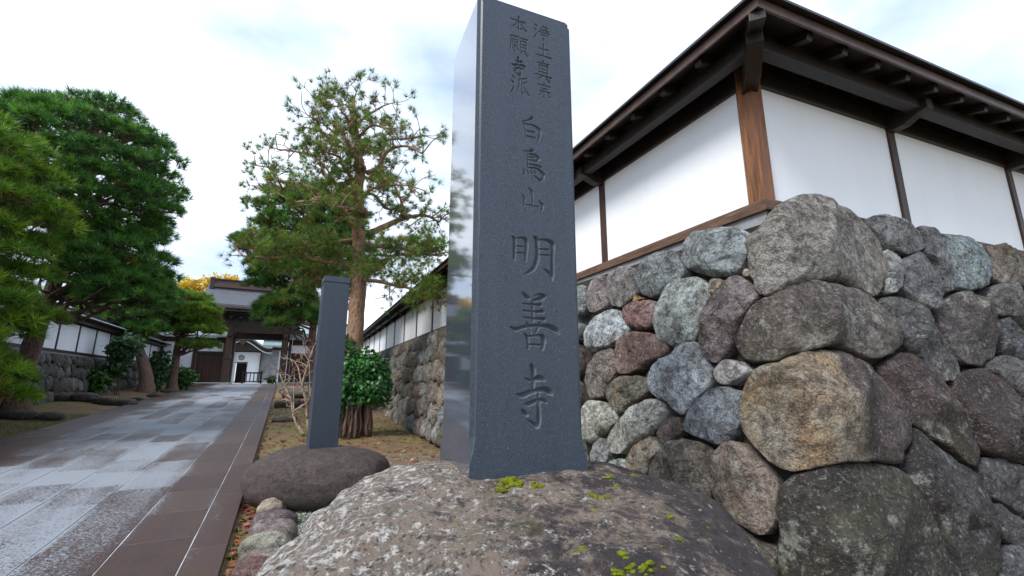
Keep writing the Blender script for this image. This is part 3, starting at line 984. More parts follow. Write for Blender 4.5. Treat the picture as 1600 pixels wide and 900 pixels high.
# earth packing behind the stones
mbc = MB()
for sgn, S in ((-1, 33.5), (1, 6.5)):
    ss = np.linspace(0.0, S, 14) * sgn
    ss[0] = -1e-6 if sgn < 0 else 0.0
    zt, zb = TOPZ, -0.7
    for a, b in zip(ss[:-1], ss[1:]):
        A = [tow(np.array([x]), np.array([z]), np.array([-0.10]))[0] for x, z in ((a, zb), (b, zb), (b, zt), (a, zt))]
        in_ = [p + np.append(-(NL if sgn < 0 else NR) * 0.3, 0) for p in (A[2], A[3])]
        mbc.add(A, [(0, 1, 2, 3)]); mbc.add([A[3], A[2], in_[0], in_[1]], [(0, 1, 2, 3)])
mbc.build('earth_core', M['dirt_core'], swall)

# ------------------------------------------------------------------ white plaster wall with its little roof
pwall = thing('plaster_wall', 'white plaster wall with brown posts and dark eaves on the round boulder base', 'wall', wallp('L', 0, 0, SILL_T - 0.2))
Z_S0, Z_S1 = SILL_T - 0.085, SILL_T
Z_P = CAM_Z + 2.30                                        # top of the plaster
def run(mb, side, prof, s0, s1):
    mb.prism([wallp(side, s0, w, z) for w, z in prof], [wallp(side, s1, w, z) for w, z in prof])
def rect(w0, w1, z0, z1):
    return [(w0, z0), (w1, z0), (w1, z1), (w0, z1)]
def part_run(name, mat, prof, sL=33.0, sR=7.5, bevel=0.0, parent=pwall):
    for side, S in (('L', sL), ('R', sR)):
        mb = MB(); run(mb, side, prof, 0.0, S); mb.build(name, mat, parent, bevel=bevel)
part_run('sill', M['wood_sill'], rect(-0.10, 0.075, Z_S0, Z_S1), bevel=0.006)
part_run('footing', M['concrete'], rect(-0.12, 0.045, Z_S0 - 0.28, Z_S0 - 0.002))
postsL = [1.95 * i for i in range(1, 17)]
postsR = [1.77, 3.86, 5.8, 7.5]
for side, ps, S in (('L', postsL, 33.0), ('R', postsR, 7.5)):
    edges = [0.02] + ps
    for i, (a, b) in enumerate(zip(edges[:-1], edges[1:])):
        mb = MB(); run(mb, side, rect(-0.09, 0.0, Z_S1 - 0.01, Z_P + 0.02), a - 0.0, b - 0.0)
        mb.build('plaster_panel', M['plaster'], pwall)
    for s in ps:
        mb = MB()
        mb.prism([wallq(side, s + t, w, Z_S1 - 0.004) for t, w in ((-0.045, -0.02), (0.045, -0.02), (0.045, 0.022), (-0.045, 0.022))],
                 [wallq(side, s + t, w, Z_P + 0.03) for t, w in ((-0.045, -0.02), (0.045, -0.02), (0.045, 0.022), (-0.045, 0.022))])
        mb.build('post', M['wood_thin'], pwall, bevel=0.004)
mb = MB()
cw = 0.12
cp = [wallp('L', 0, 0.035, 0), wallp('L', cw, 0.035, 0), wallp('L', cw, -0.08, 0), wallp('R', cw, -0.08, 0), wallp('R', cw, 0.035, 0)]
cp = [wallp('L', cw, 0.035, 0), wallp('L', cw, -0.05, 0), wallp('R', cw, -0.05, 0), wallp('R', cw, 0.035, 0), wallp('L', 0, 0.035, 0)]
mb.prism([p + np.array([0, 0, Z_S1 - 0.004]) for p in cp], [p + np.array([0, 0, Z_P + 0.20]) for p in cp])
mb.build('corner_post', M['wood_post'], pwall, bevel=0.005)
Z_H = Z_P + 0.14
part_run('head_beam', M['wood_dark'], rect(-0.10, 0.03, Z_P, Z_H), bevel=0.005)
part_run('wall_plate', M['wood_dark'], rect(-0.10, 0.010, Z_H + 0.002, Z_H + 0.16))
PUZ = Z_P + 0.04
part_run('purlin', M['wood_dark'], rect(0.19, 0.285, PUZ + 0.005, PUZ + 0.115), bevel=0.006)
# brackets carrying the outer purlin
for side, ps in (('L', postsL[:12]), ('R', postsR)):
    for s in ps:
        pr = [(0.0, PUZ - 0.075), (0.14, PUZ - 0.075), (0.24, PUZ - 0.03), (0.33, PUZ - 0.01), (0.33, PUZ + 0.085), (0.0, PUZ + 0.085)]
        mb = MB()
        mb.prism([wallq(side, s - 0.047, w, z) for w, z in pr], [wallq(side, s + 0.047, w, z) for w, z in pr])
        mb.build('bracket', M['wood_dark'], pwall, bevel=0.005)
mdir = MV / np.linalg.norm(MV); mper = np.array([-mdir[1], mdir[0]])
ml = np.linalg.norm(MV)
pr = [(0.0, PUZ - 0.12), (0.22, PUZ - 0.12), (0.40, PUZ - 0.03), (0.45, PUZ - 0.005), (0.45, PUZ + 0.115), (0.0, PUZ + 0.115)]
mb = MB()
mb.prism([np.append(C2 + mdir * w - mper * 0.055, z) for w, z in pr], [np.append(C2 + mdir * w + mper * 0.055, z) for w, z in pr])
mb.build('bracket', M['wood_dark'], pwall, bevel=0.006)
# rafters, boards, fascia, roof
RS = 0.30
def roof_z(w, off=0.0):
    return Z_P + 0.235 - RS * (w - 0.24) + off
def rafter(side, s):
    mb = MB()
    pr = [(-0.05, roof_z(-0.05, -0.075)), (0.42, roof_z(0.42, -0.075)), (0.435, roof_z(0.435, -0.03)), (0.435, roof_z(0.435, -0.004)), (-0.05, roof_z(-0.05, -0.004))]
    mb.prism([wallq(side, s - 0.03, w, z) for w, z in pr], [wallq(side, s + 0.03, w, z) for w, z in pr])
    mb.build('rafter', M['wood_dark'], pwall, bevel=0.003)
for k in range(48):
    rafter('L', 0.10 + 0.39 * k)
for k in range(18):
    rafter('R', 0.12 + 0.39 * k)
pr = [(0.10, roof_z(0.10, -0.10)), (0.62, roof_z(0.45, -0.10)), (0.62, roof_z(0.45, -0.004)), (0.10, roof_z(0.10, -0.004))]
mb = MB()
mb.prism([np.append(C2 + mdir * w - mper * 0.05, z) for w, z in pr], [np.append(C2 + mdir * w + mper * 0.05, z) for w, z in pr])
mb.build('hip_rafter', M['wood_dark'], pwall, bevel=0.004)
part_run('soffit_board', M['wood_dark'], [(0.46, roof_z(0.46)), (0.46, roof_z(0.46, 0.018)), (-0.12, roof_z(-0.12, 0.018)), (-0.12, roof_z(-0.12))])
part_run('fascia', M['copper'], [(0.462, roof_z(0.46, -0.032)), (0.482, roof_z(0.46, -0.034)), (0.486, roof_z(0.46, 0.034)), (0.462, roof_z(0.46, 0.036))], bevel=0.003)
part_run('roof', M['roof_top'], [(0.53, roof_z(0.53, 0.058)), (0.53, roof_z(0.53, 0.078)), (-0.08, roof_z(-0.08, 0.10)), (-0.66, roof_z(0.50, 0.078)), (-0.66, roof_z(0.50, 0.05)), (-0.08, roof_z(-0.08, 0.04))])
part_run('ridge_cap', M['roof_top'], [(0.06, roof_z(-0.04, 0.07)), (0.06, roof_z(-0.04, 0.15)), (-0.22, roof_z(-0.04, 0.15)), (-0.22, roof_z(-0.04, 0.07))])

# ================================================================== INSCRIBED PILLAR ON ITS BOULDER
H_P = 2.15
ANG = R(22.0)
P0 = px(748, -3, 0.995 * H_P)
TOP_Z = CAM_Z + H_P + 0.03
SIDE, DEPTH = 0.605, 0.575
EX = np.array([math.cos(ANG), math.sin(ANG)])             # along the front, to the right
EY = np.array([-math.sin(ANG), math.cos(ANG)])            # into the pillar
PC = P0[:2].copy()                                        # front left corner
BASE_Z = 1.16
def pil(x, y, z):
    p = PC + EX * x + EY * y
    return np.array([p[0], p[1], z])
ppos = pil(SIDE / 2, DEPTH / 2, BASE_Z)
pillar = thing('inscribed_pillar', 'tall dark blue grey granite pillar carved with large temple characters, on a lichen boulder', 'stone pillar', ppos)

def S(*pts): return list(pts)
K = {}
K['tera'] = [S((45,9,2.5),(48,16,4.2),(48,32,3.6),(47,47,2.4)), S((33,28,1.2),(44,31,2.8),(56,28,4.4),(63,28,4),(69,31,1.5)),
    S((19,50,1.5),(28,52,4),(41,48,3.6),(55,45,3.4),(67,44,4.2),(76,47,4.4),(82,51,1.8)), S((31,65,1.2),(40,64,3.4),(53,60,2.8),(63,59,3),(71,62,2)),
    S((57,50,2),(57,70,3.2),(57,86,4),(54,95,3.4),(47,91,2.6),(38,86,1.2)), S((28,72,1.5),(32,76,3.4),(37,79,2.4))]
K['mei'] = [S((2,9,1.5),(7,15,3.4),(7,35,3.8),(6,58,3)), S((14,12,1.8),(26,10,3),(33,17,4.4),(32,36,3.8),(30,58,3)), S((12,30,1.6),(26,29,1.6)), S((12,44,1.6),(26,43,1.6)),
    S((50,4,2),(56,11,4.6),(57,46,5),(50,70,4.6),(40,81,3.4),(28,89,1)), S((60,10,1.8),(79,8,3.2),(92,14,5),(93,24,5),(91,46,4.4),(91,78,4.6),(90,90,3.8),(89,98,1.4)), S((72,73,1.4),(80,78,2.6),(88,86,3)), S((61,30,1.8),(84,29,1.8)), S((61,43,1.8),(85,42,1.8))]
K['zen'] = [S((26,2,1.6),(33,8,3.4),(39,11,2.4)), S((70,5,2),(66,8,4.4),(58,11,3.4),(44,15,1.4)), S((50,5,1),(62,3,2.4),(70,6,4)), S((27,21,1.6),(46,22,2),(62,21,3)), S((27,33,1.6),(46,34,2),(66,33,3.2)), S((27,45,1.6),(46,46,2.2),(69,46,3.4)),
    S((45,20,2.6),(46,49,3)), S((2,63,1.6),(13,66,3.6),(30,61,3),(60,58,3),(78,59,4.4),(92,64,4.6),(99,70,1.6)), S((33,53,1.4),(38,62,2),(42,71,1.8)), S((60,53,2.4),(56,62,2.6),(50,71,1.8)),
    S((29,73,1.8),(35,80,3.2),(36,97,2.6)), S((38,77,1.8),(60,75,2.8),(67,81,4.4),(64,97,3.2)), S((38,91,2),(62,91,2))]
K['haku'] = [S((46,2,2),(52,9,4.6),(40,15,4),(22,23,2),(5,26,1)), S((5,27,1.6),(14,38,3.4),(19,60,2.8),(20,88,2)), S((18,36,2),(55,35,3),(80,42,4.8),(90,52,5),(85,76,4.2),(78,98,1.4)), S((24,61,2.4),(62,60,2.6)), S((24,81,2.2),(66,81,2.4))]
K['tori'] = [S((36,2,1.4),(46,7,4.2),(30,11,2.4),(4,13,0.8)), S((22,15,2.2),(24,40,2.4),(24,61,2)), S((24,20,1.8),(54,18,3),(72,27,4.8),(60,37,2.4)), S((27,28,1.6),(52,27,1.8)), S((27,37,1.6),(55,36,1.8)), S((25,50,2),(60,49,2.4),(82,52,3)),
    S((26,61,2),(64,59,2.8),(90,71,4.6),(92,78,4.6),(80,92,4),(64,86,2.4),(50,81,0.8)), S((8,67,1.2),(8,76,3),(9,84,2.4)), S((22,69,1.2),(28,79,2.2)), S((37,69,1.2),(44,77,2.2)), S((52,67,1.2),(59,74,2.2))]
K['yama'] = [S((31,2,1.8),(44,14,4.6),(47,40,3.8),(47,75,3)), S((3,33,1.6),(12,52,4.4),(12,70,3.8),(9,84,1.8)), S((14,73,1.8),(50,74,2),(76,73,2.2)), S((74,49,1.8),(90,64,4.8),(88,80,4.4),(83,97,1.6))]
K['hon'] = [S((4,27,2),(40,30,2.6),(88,29,3.4)), S((48,3,2.4),(51,14,3.8),(50,95,2.6)), S((47,32,2.6),(30,56,2.4),(6,73,1)), S((53,32,2),(74,60,3.4),(96,80,3.8)), S((34,72,1.8),(68,73,2.6))]
K['gan'] = [S((5,10,2),(50,9,2.4)), S((10,12,2.4),(9,55,2.6),(1,92,1)), S((32,15,2.2),(26,24,1.2)), S((18,28,2),(18,56,2)), S((18,28,1.8),(44,28,2.2),(44,56,2.2)), S((18,42,1.6),(44,42,1.6)), S((18,56,1.6),(44,56,1.6)), S((31,57,2.4),(31,90,2.4),(24,84,1)), S((22,66,2),(14,82,1)), S((40,66,1.4),(49,80,2.4)),
    S((56,12,1.8),(97,12,2.8)), S((77,13,2),(71,26,1.4)), S((60,28,2),(60,75,2)), S((60,28,1.8),(91,28,2.4),(91,75,2.4)), S((60,44,1.6),(91,44,1.6)), S((60,59,1.6),(91,59,1.6)), S((60,75,1.6),(91,75,1.6)), S((70,79,2.2),(54,97,1)), S((80,79,1.8),(98,95,3.2))]
K['ha'] = [S((8,8,1.6),(20,18,3.4)), S((2,34,1.6),(14,43,3.4)), S((16,64,1.4),(12,80,3.4),(4,94,2.6)), S((86,6,2.4),(66,14,2.4),(46,18,1.2)), S((46,19,2.6),(44,56,2.6),(30,96,1)), S((62,30,2.2),(61,86,2.6),(76,76,1)), S((88,24,2),(76,32,2.2),(62,36,1.2)), S((66,38,1.6),(80,68,3.2),(99,92,4))]
K['jou'] = [S((6,6,1.6),(20,16,3.4)), S((1,34,1.6),(14,43,3.4)), S((18,62,1.4),(12,80,3.4),(4,94,2.6)), S((62,3,2.6),(54,14,2.2),(40,25,1)), S((56,13,1.6),(80,12,2.8),(70,27,1.6)), S((38,34,1.8),(86,32,2.8),(85,64,2.4)), S((30,48,2),(99,46,3)), S((42,63,1.8),(85,62,2)), S((62,31,2.4),(62,94,3),(50,87,1))]
K['tsuchi'] = [S((22,39,2),(50,40,2.4),(80,38,3.4)), S((48,4,2),(51,16,3.6),(50,86,2.8)), S((2,89,2.2),(50,88,2.8),(97,90,4)) ]
K['shin'] = [S((16,16,2),(50,16,2.4),(84,15,3.2)), S((48,1,2),(51,8,3),(50,28,2.2)), S((25,29,2.2),(25,73,2.4)), S((25,29,1.8),(75,28,2.8),(76,73,2.6)), S((25,43,1.8),(76,43,1.8)), S((25,58,1.8),(76,58,1.8)), S((2,74,2.2),(50,73,2.4),(97,75,3.8)), S((36,81,2.4),(14,99,1)), S((64,81,1.8),(88,99,3.6))]
K['shu'] = [S((48,1,1.8),(53,11,3.6)), S((13,17,2.4),(8,33,1.6)), S((13,20,1.8),(86,19,3),(84,33,1.6)), S((30,41,1.8),(70,39,2.6)), S((12,58,2),(50,57,2.4),(90,58,3.6)), S((50,58,2.2),(50,95,3),(41,89,1)), S((32,68,2.2),(15,88,1.2)), S((68,68,1.6),(88,88,3.6))]
chars = [('hon', 797, 25, 824, 51), ('gan', 796, 55, 825, 85), ('tera', 793, 86, 828, 119), ('ha', 798, 118, 827, 148),
         ('jou', 834, 39, 860, 63), ('tsuchi', 836, 68, 862, 90), ('shin', 836, 94, 862, 127), ('shu', 839, 129, 862, 153),
         ('haku', 815, 181, 847, 222), ('tori', 816, 232, 852, 284), ('yama', 815, 294, 851, 331),
         ('mei', 799, 367, 869, 438), ('zen', 796, 457, 874, 547), ('tera', 790, 561, 878, 672)]
fn = -EY
def on_front(u, v):
    r = ray(u, v)
    t = ((PC) @ fn) / (r[:2] @ fn)
    p = r * t
    return (p[:2] - PC) @ EX, p[2] + CAM_Z
G = 0.0022
CH = 0.026                                                # chamfer on the upright edges
gx = np.arange(CH, SIDE - CH - 1e-6, G); gx = np.append(gx, SIDE - CH)
z_lo, z_hi = BASE_Z + 0.25, TOP_Z - 0.012
gzv = np.append(np.arange(z_lo, z_hi - 1e-6, G), z_hi)
depth = np.zeros((len(gzv), len(gx)))
owner = np.full(depth.shape, -1, int)
for ci, (k, u0, v0, u1, v1) in enumerate(chars):
    um, vm = (u0 + u1) / 2, (v0 + v1) / 2
    xl = on_front(u0, vm)[0]; xr = on_front(u1, vm)[0]
    zt = on_front(um, v0)[1]; zb = on_front(um, v1)[1]
    sx, sz = (xr - xl) / 100, (zt - zb) / 100
    ix = np.where((gx > xl - 0.02) & (gx < xr + 0.02))[0]; iz = np.where((gzv > zb - 0.02) & (gzv < zt + 0.02))[0]
    X, Z = np.meshgrid(gx[ix], gzv[iz])
    best = np.full(X.shape, -1.0)
    rs = (sx + sz) / 2
    for st in K[k]:
        pts = np.array([(xl + x * sx, zt - y * sz, r * rs * (1.15 if ci >= 11 else 1.2)) for x, y, r in st])
        q = smooth_path(pts, 5)
        for a, b in zip(q[:-1], q[1:]):
            d = b[:2] - a[:2]; L2 = d @ d + 1e-12
            t = np.clip(((X - a[0]) * d[0] + (Z - a[1]) * d[1]) / L2, 0, 1)
            dist = np.hypot(X - a[0] - t * d[0], Z - a[1] - t * d[1])
            best = np.maximum(best, a[2] + (b[2] - a[2]) * t - dist)
    dp = np.clip(best * (1.9 if ci < 8 else 1.5), 0, 0.034)           # hollow, brush-like V cut
    dp = np.where(best > 0, dp + 0.003, 0)
    sub = depth[np.ix_(iz, ix)]
    own = owner[np.ix_(iz, ix)]
    own = np.where(dp > sub, ci, own)
    depth[np.ix_(iz, ix)] = np.maximum(sub, dp)
    owner[np.ix_(iz, ix)] = own
GX, GZ = np.meshgrid(gx, gzv)
FV = np.stack([PC[0] + EX[0] * GX + EY[0] * depth, PC[1] + EX[1] * GX + EY[1] * depth, GZ], -1).reshape(-1, 3)
hh, ww = depth.shape
q0 = (np.arange(hh - 1)[:, None] * ww + np.arange(ww - 1)[None, :])
quads = np.stack([q0, q0 + 1, q0 + 1 + ww, q0 + ww], -1).reshape(-1, 4)
qo = owner.ravel()[quads].max(1)
def sub_mesh(mask):
    f = quads[mask]
    used, inv = np.unique(f, return_inverse=True)
    return FV[used], inv.reshape(f.shape)
# carved characters are their own parts; the flat stone between them belongs to the shaft
# merge flat quads of the shaft front into long horizontal strips
flat = (qo < 0).reshape(hh - 1, ww - 1)
sv, sf = [], []
for r in range(hh - 1):
    c = 0
    row = flat[r]
    while c < ww - 1:
        if row[c]:
            e = c
            while e < ww - 1 and row[e]: e += 1
            o = len(sv)
            for (x, z) in ((gx[c], gzv[r]), (gx[e], gzv[r]), (gx[e], gzv[r + 1]), (gx[c], gzv[r + 1])):
                sv.append(tuple(pil(x, 0, z)))
            sf.append((o, o + 1, o + 2, o + 3))
            c = e
        else:
            c += 1
ff_ = mk('front_face', sv, sf, M['granite'], pillar)
for ci in range(len(chars)):
    v_, f_ = sub_mesh(qo == ci)
    mk('carved_character', v_, f_, M['granite_cut'], ff_, True)
# shaft: chamfered square with stopped chamfers and a wider foot
def ring(z, ch, gr):
    s0, s1, d1 = -gr * 0.4, SIDE + gr, DEPTH + gr
    f0 = 0.0                                              # the front stays one plane down to the rock
    m = ch * 0.80                                         # hollow (cove) chamfer
    return [pil(x, y, z) for x, y in ((s0 + ch, f0), (s1 - ch, f0), (s1 - m, f0 + m), (s1, f0 + ch), (s1, d1 - ch), (s1 - m, d1 - m), (s1 - ch, d1), (s0 + ch, d1), (s0 + m, d1 - m), (s0, d1 - ch), (s0, f0 + ch), (s0 + m, f0 + m))]
levels = [(BASE_Z - 0.06, 0.001, 0.012), (BASE_Z + 0.11, 0.001, 0.012), (BASE_Z + 0.15, 0.005, 0.007), (BASE_Z + 0.19, 0.015, 0.002), (z_lo, CH, 0.0), (z_hi, CH, 0.0), (TOP_Z, CH + 0.006, -0.012)]
rv, rf = [], []
for z, ch, gr in levels:
    rv += ring(z, ch, gr)
front_i, left_i = 0, 6
for i in range(len(levels) - 1):
    for j in range(12):
        if i == 4 and j == 0: continue                    # the inscribed front is its own part
        k = (j + 1) % 12
        rf.append((i * 12 + j, i * 12 + k, (i + 1) * 12 + k, (i + 1) * 12 + j))
rf.append(tuple(range((len(levels) - 1) * 12, len(levels) * 12)))
sh = mk('shaft', rv, rf, [M['granite'], M['granite_polish']], pillar)
for p_ in sh.data.polygons:
    nn = p_.normal
    d = np.array([nn.x, nn.y])
    if p_.center.z > -1e9 and abs(nn.z) < 0.3 and (d @ -EX) > 0.9:
        p_.material_index = 1
del FV, quads, qo

# ------------------------------------------------------------------ boulders
def boulder_arr(c, rad, p=3.0, nu=120, nv=70, amp=0.05, freq=1.4, seed=1, fine=0.006, bumps=()):
    th = np.linspace(0, 2 * np.pi, nu, endpoint=False)
    ph = np.linspace(-np.pi / 2, np.pi / 2, nv)
    TH, PH = np.meshgrid(th, ph)
    d = np.stack([np.cos(PH) * np.cos(TH), np.cos(PH) * np.sin(TH), np.sin(PH)], -1)
    r = (np.abs(d[..., 0]) ** p + np.abs(d[..., 1]) ** p + np.abs(d[..., 2]) ** p) ** (-1 / p)
    V = d * r[..., None] * np.array(rad)
    n = fbm(V * freq / max(rad) + seed, 4, seed) * amp + fbm(V * 9 + seed, 4, seed + 3) * fine * 2
    V = V * (1 + n[..., None])
    V = V + np.array(c)
    for (bx, by, rr, hh_) in bumps:
        g = np.exp(-((V[..., 0] - bx) ** 2 + (V[..., 1] - by) ** 2) / rr ** 2) * (d[..., 2] > 0)
        V[..., 2] += hh_ * g
    V = V.reshape(-1, 3)
    F = []
    for i in range(nv - 1):
        for j in range(nu):
            k = (j + 1) % nu
            F.append((i * nu + j, i * nu + k, (i + 1) * nu + k, (i + 1) * nu + j))
    return V, np.array(F)
ROCK_C = (0.03, 2.36, 0.55)
bv, bf = boulder_arr(ROCK_C, (1.13, 1.16, 0.69), 2.9, 240, 130, 0.038, 2.6, 4, 0.009, bumps=((-0.33, 2.12, 0.10, 0.035), (-0.15, 1.7, 0.5, -0.04), (0.5, 1.75, 0.35, -0.03)))
rock = mk('boulder', bv, bf, M['boulder'], None, True)
tag(rock, 'huge purple lichen crusted boulder carrying the tall inscribed pillar', 'boulder')
# the surface height of the boulder's top
_up = bv[bv[:, 2] > 0.6]
def rock_top(x, y):
    i = np.argsort((_up[:, 0] - x) ** 2 + (_up[:, 1] - y) ** 2)[:4]
    return _up[i, 2].mean()
def cushion(c, r, seed):
    v, f = boulder_arr((0, 0, 0), (r, r, r * 0.42), 2.0, 18, 10, 0.42, 3.5, seed, 0.05)
    return v + np.array(c), f
def rock_px(u, v):                                        # where the ray meets the boulder (march)
    r = ray(u, v); r = r / np.linalg.norm(r)
    for t in np.linspace(0.9, 3.2, 260):
        p = r * t + np.array([0, 0, CAM_Z])
        if abs(p[0] - ROCK_C[0]) < 1.2 and p[2] < rock_top(p[0], p[1]):
            return p
    return None
moss_px = [(794, 752, 15), (812, 757, 8), (785, 765, 9), (835, 759, 8), (845, 762, 6), (929, 776, 7), (941, 776, 6), (955, 781, 4), (928, 797, 5), (926, 810, 4), (972, 864, 8), (1003, 886, 9), (1015, 880, 8), (990, 893, 8), (968, 896, 9), (1048, 808, 5), (1042, 803, 4), (1060, 842, 6), (910, 858, 7), (903, 862, 5), (913, 868, 5), (895, 866, 4), (974, 844, 4), (963, 760, 5), (952, 745, 7), (988, 742, 5), (1036, 793, 3), (1083, 847, 3), (1106, 824, 3), (1037, 886, 4), (1027, 850, 4), (1034, 858, 3), (708, 732, 3), (684, 744, 3), (712, 815, 4)]
for i, (u, v, r) in enumerate(moss_px):
    p = rock_px(u, v)
    if p is None: continue
    rr = r / FPX * p[1] * 1.0
    vs, fs_, off = [], [], 0
    g = np.random.default_rng(i + 50)
    for k in range(2 if r < 5 else 8):
        a = g.uniform(0, 6.28); dd = rr * (0 if k == 0 else g.uniform(0.5, 1.3))
        x, y = p[0] + math.cos(a) * dd, p[1] + math.sin(a) * dd
        v_, f_ = cushion((x, y, rock_top(x, y) - 0.002), rr * (0.8 if k == 0 else g.uniform(0.2, 0.55)), i * 7 + k)
        vs.append(v_); fs_.append(f_ + off); off += len(v_)
    mk('moss_cushion', np.vstack(vs), np.vstack(fs_), M['moss'], rock, True)

# small marker post on its own boulder
c2 = gpt(-2.48, 6.05)
v_, f_ = boulder_arr((c2[0], c2[1], c2[2] + 0.20), (0.88, 0.66, 0.37), 2.5, 110, 60, 0.04, 2.0, 12, 0.004)
rock2 = mk('boulder', v_, f_, M['boulder2'], None, True)
tag(rock2, 'smooth dark purple rounded boulder under the plain square post', 'boulder')
Yp = 5.95
pb = px(482, 702, Yp); pt = px(499, 430, Yp)
prt = px(526, 702, Yp)
wd = 0.355
bz = c2[2] + 0.50
mroot = px(504, 700, Yp); 
mpost = thing('marker_post', 'plain slim square dark granite post with a grooved cap on the smooth boulder', 'stone post', (mroot[0], mroot[1] + 0.15, bz))
a2 = R(29)
e1 = np.array([math.cos(a2), math.sin(a2)]); e2 = np.array([-math.sin(a2), math.cos(a2)])
o2 = np.array([pb[0], pb[1]])
def pst(x, y, z):
    p = o2 + e1 * x + e2 * y
    return (p[0], p[1], z)
def sq(z, g, w=None):
    w = w or wd
    return [pst(-g, -g, z), pst(w + g, -g, z), pst(w + g, w + g, z), pst(-g, w + g, z)]
zt = pt[2]
mb = MB()
mb.prism(sq(bz - 0.12, 0.0), sq(zt - 0.105, -0.010)); mb.build('shaft', M['granite'], mpost, bevel=0.006)
mb = MB(); mb.prism(sq(zt - 0.1055, -0.018), sq(zt - 0.080, -0.018)); mb.build('neck', M['granite_cut'], mpost)
mb = MB(); mb.prism(sq(zt - 0.0795, -0.006), sq(zt, -0.010)); mb.build('cap', M['granite'], mpost, bevel=0.006)

# ------------------------------------------------------------------ edging stones, flat rocks, kerb rocks
def rock_at(u, v, w_px, h_px, colr, name, label, seed, depth=0.8, group=None, mat='stone_kerb', p=2.5, cat='rock'):
    g = gray(u, v)                                        # v: foot of the rock
    k = g[1] / FPX
    a, hz = w_px * k / 2, h_px * k
    b = a * depth
    vv, ff = boulder_arr((0, 0, 0), (a, b, hz * 0.62), p, 30, 18, 0.10, 1.8, seed, 0.012)
    cr, sr = math.cos(seed * 1.3), math.sin(seed * 1.3)
    x, y = g[0], g[1] + b * 0.6
    z = ground_z(x, y)
    vv = vv + np.array([x, y, z + hz * 0.38])
    o = mk(name, vv, ff, M[mat], None, True, np.array(colr) * 0.72)
    tag(o, label, cat, group)
    return o
EG = 'edging stones beside the paved path'
rock_at(418, 800, 42, 24, (0.40, 0.33, 0.24), 'edging_stone', 'pale tan pointed edging stone beside the smooth purple boulder', 31, 0.9, EG, p=1.8)
rock_at(420, 815, 58, 20, (0.12, 0.075, 0.085), 'edging_stone', 'dark purple smooth edging stone in front of the tan pointed one', 32, 0.8, EG)
rock_at(418, 840, 66, 31, (0.24, 0.19, 0.18), 'edging_stone', 'pinkish grey rounded edging stone beside the green gravel', 33, 0.7, EG)
rock_at(408, 864, 74, 31, (0.27, 0.26, 0.20), 'edging_stone', 'mottled grey green edging stone against the lichen boulder', 34, 0.7, EG)
rock_at(402, 884, 62, 28, (0.23, 0.18, 0.165), 'edging_stone', 'brownish grey low edging stone behind the reddish one', 35, 0.7, EG)
rock_at(388, 915, 62, 40, (0.15, 0.075, 0.065), 'edging_stone', 'dark reddish brown edging stone at the path edge', 36, 0.8, EG)
GRK = 'low rocks in the garden earth'
rock_at(630, 741, 56, 15, (0.19, 0.15, 0.12), 'flat_rock', 'long flat brown rock lying behind the smooth boulder', 41, 0.5, GRK)
rock_at(668, 738, 40, 12, (0.22, 0.16, 0.13), 'flat_rock', 'small flat brown rock by the foot of the pillar', 42, 0.6, GRK)
rock_at(441, 656, 34, 9, (0.10, 0.085, 0.06), 'flat_rock', 'low dark rock half sunk in earth below the bare shrub', 43, 0.7, GRK)
rock_at(447, 634, 44, 13, (0.10, 0.095, 0.085), 'garden_rock', 'dark grey rock behind the bare shrub by the path', 44, 0.8, GRK)
rock_at(464, 620, 60, 14, (0.11, 0.10, 0.075), 'garden_rock', 'mossy dark rock farther up behind the bare shrub', 45, 0.8, GRK)
rock_at(452, 612, 40, 10, (0.13, 0.12, 0.09), 'garden_rock', 'small mossy rock nearest the gate on the garden side', 46, 0.8, GRK)
KRB = 'kerb rocks along the planting bed'
KL = ['dark low kerb rock starting the bed row before the mossy stones', 'wide dark kerb rock second in the bed row, below the bright leafy shrub', 'dark kerb rock third in the bed row, beside the bright leafy shrub',
      'dark kerb rock fourth in the bed row, where the row meets the paving', 'small flat kerb rock just before the leaning pine trunk', 'small flat kerb rock between the leaning pine and small pruned pine', 'flat kerb rock at the foot of the small pruned pine']
for i, (u, v, w, h) in enumerate([(84, 632, 36, 13), (122, 632, 40, 13), (157, 633, 32, 12), (189, 632, 34, 11), (214, 624, 22, 6), (238, 619, 22, 6), (262, 612, 26, 6)]):
    rock_at(u, v, w, h, (0.075, 0.06, 0.05), 'kerb_rock', KL[i], 60 + i, 0.6, KRB, cat='kerb rock')
for i, (u, v, w, h) in enumerate([(20, 658, 50, 12), (66, 656, 44, 11)]):
    rock_at(u, v, w, h, (0.06, 0.05, 0.045), 'kerb_rock', ('longer low dark kerb rock on the mossy strip under the nearest dense pine', 'shorter low dark kerb rock on the mossy strip, where it meets the paving')[i], 80 + i, 0.6, KRB, cat='kerb rock')

# ================================================================== LEFT WALL
LW_N = -7.35
def lw(q, w, z):                                          # w > 0 towards the path
    p = NP * (LW_N + w) + DP * q
    return np.array([p[0], p[1], z])
LQ0, LQ1 = 9.0, 37.5
zl = lambda q: gz(20.0) + 1.95                            # level sill
lroot = lw(LQ0, 0, gz(LQ0))
lstone = thing('stone_base_wall', 'mossy dark grey stone base of the far white wall beyond the planting bed', 'stone wall', lroot)
def lw_tow(s, z, d):
    s = np.asarray(s); z = np.asarray(z); d = np.asarray(d)
    w = 0.10 + 0.10 * (zl(0) - z) + d
    p = LW_N * NP + w[..., None] * NP + s[..., None] * DP
    return np.concatenate([p, z[..., None]], -1)
lfoot = lambda s: gz(s) - 0.05
tri_polys_keep = tri_polys
lt = [(0.17, 0.165, 0.16), (0.13, 0.125, 0.12), (0.10, 0.095, 0.085), (0.20, 0.195, 0.185), (0.14, 0.12, 0.10), (0.22, 0.20, 0.16)]
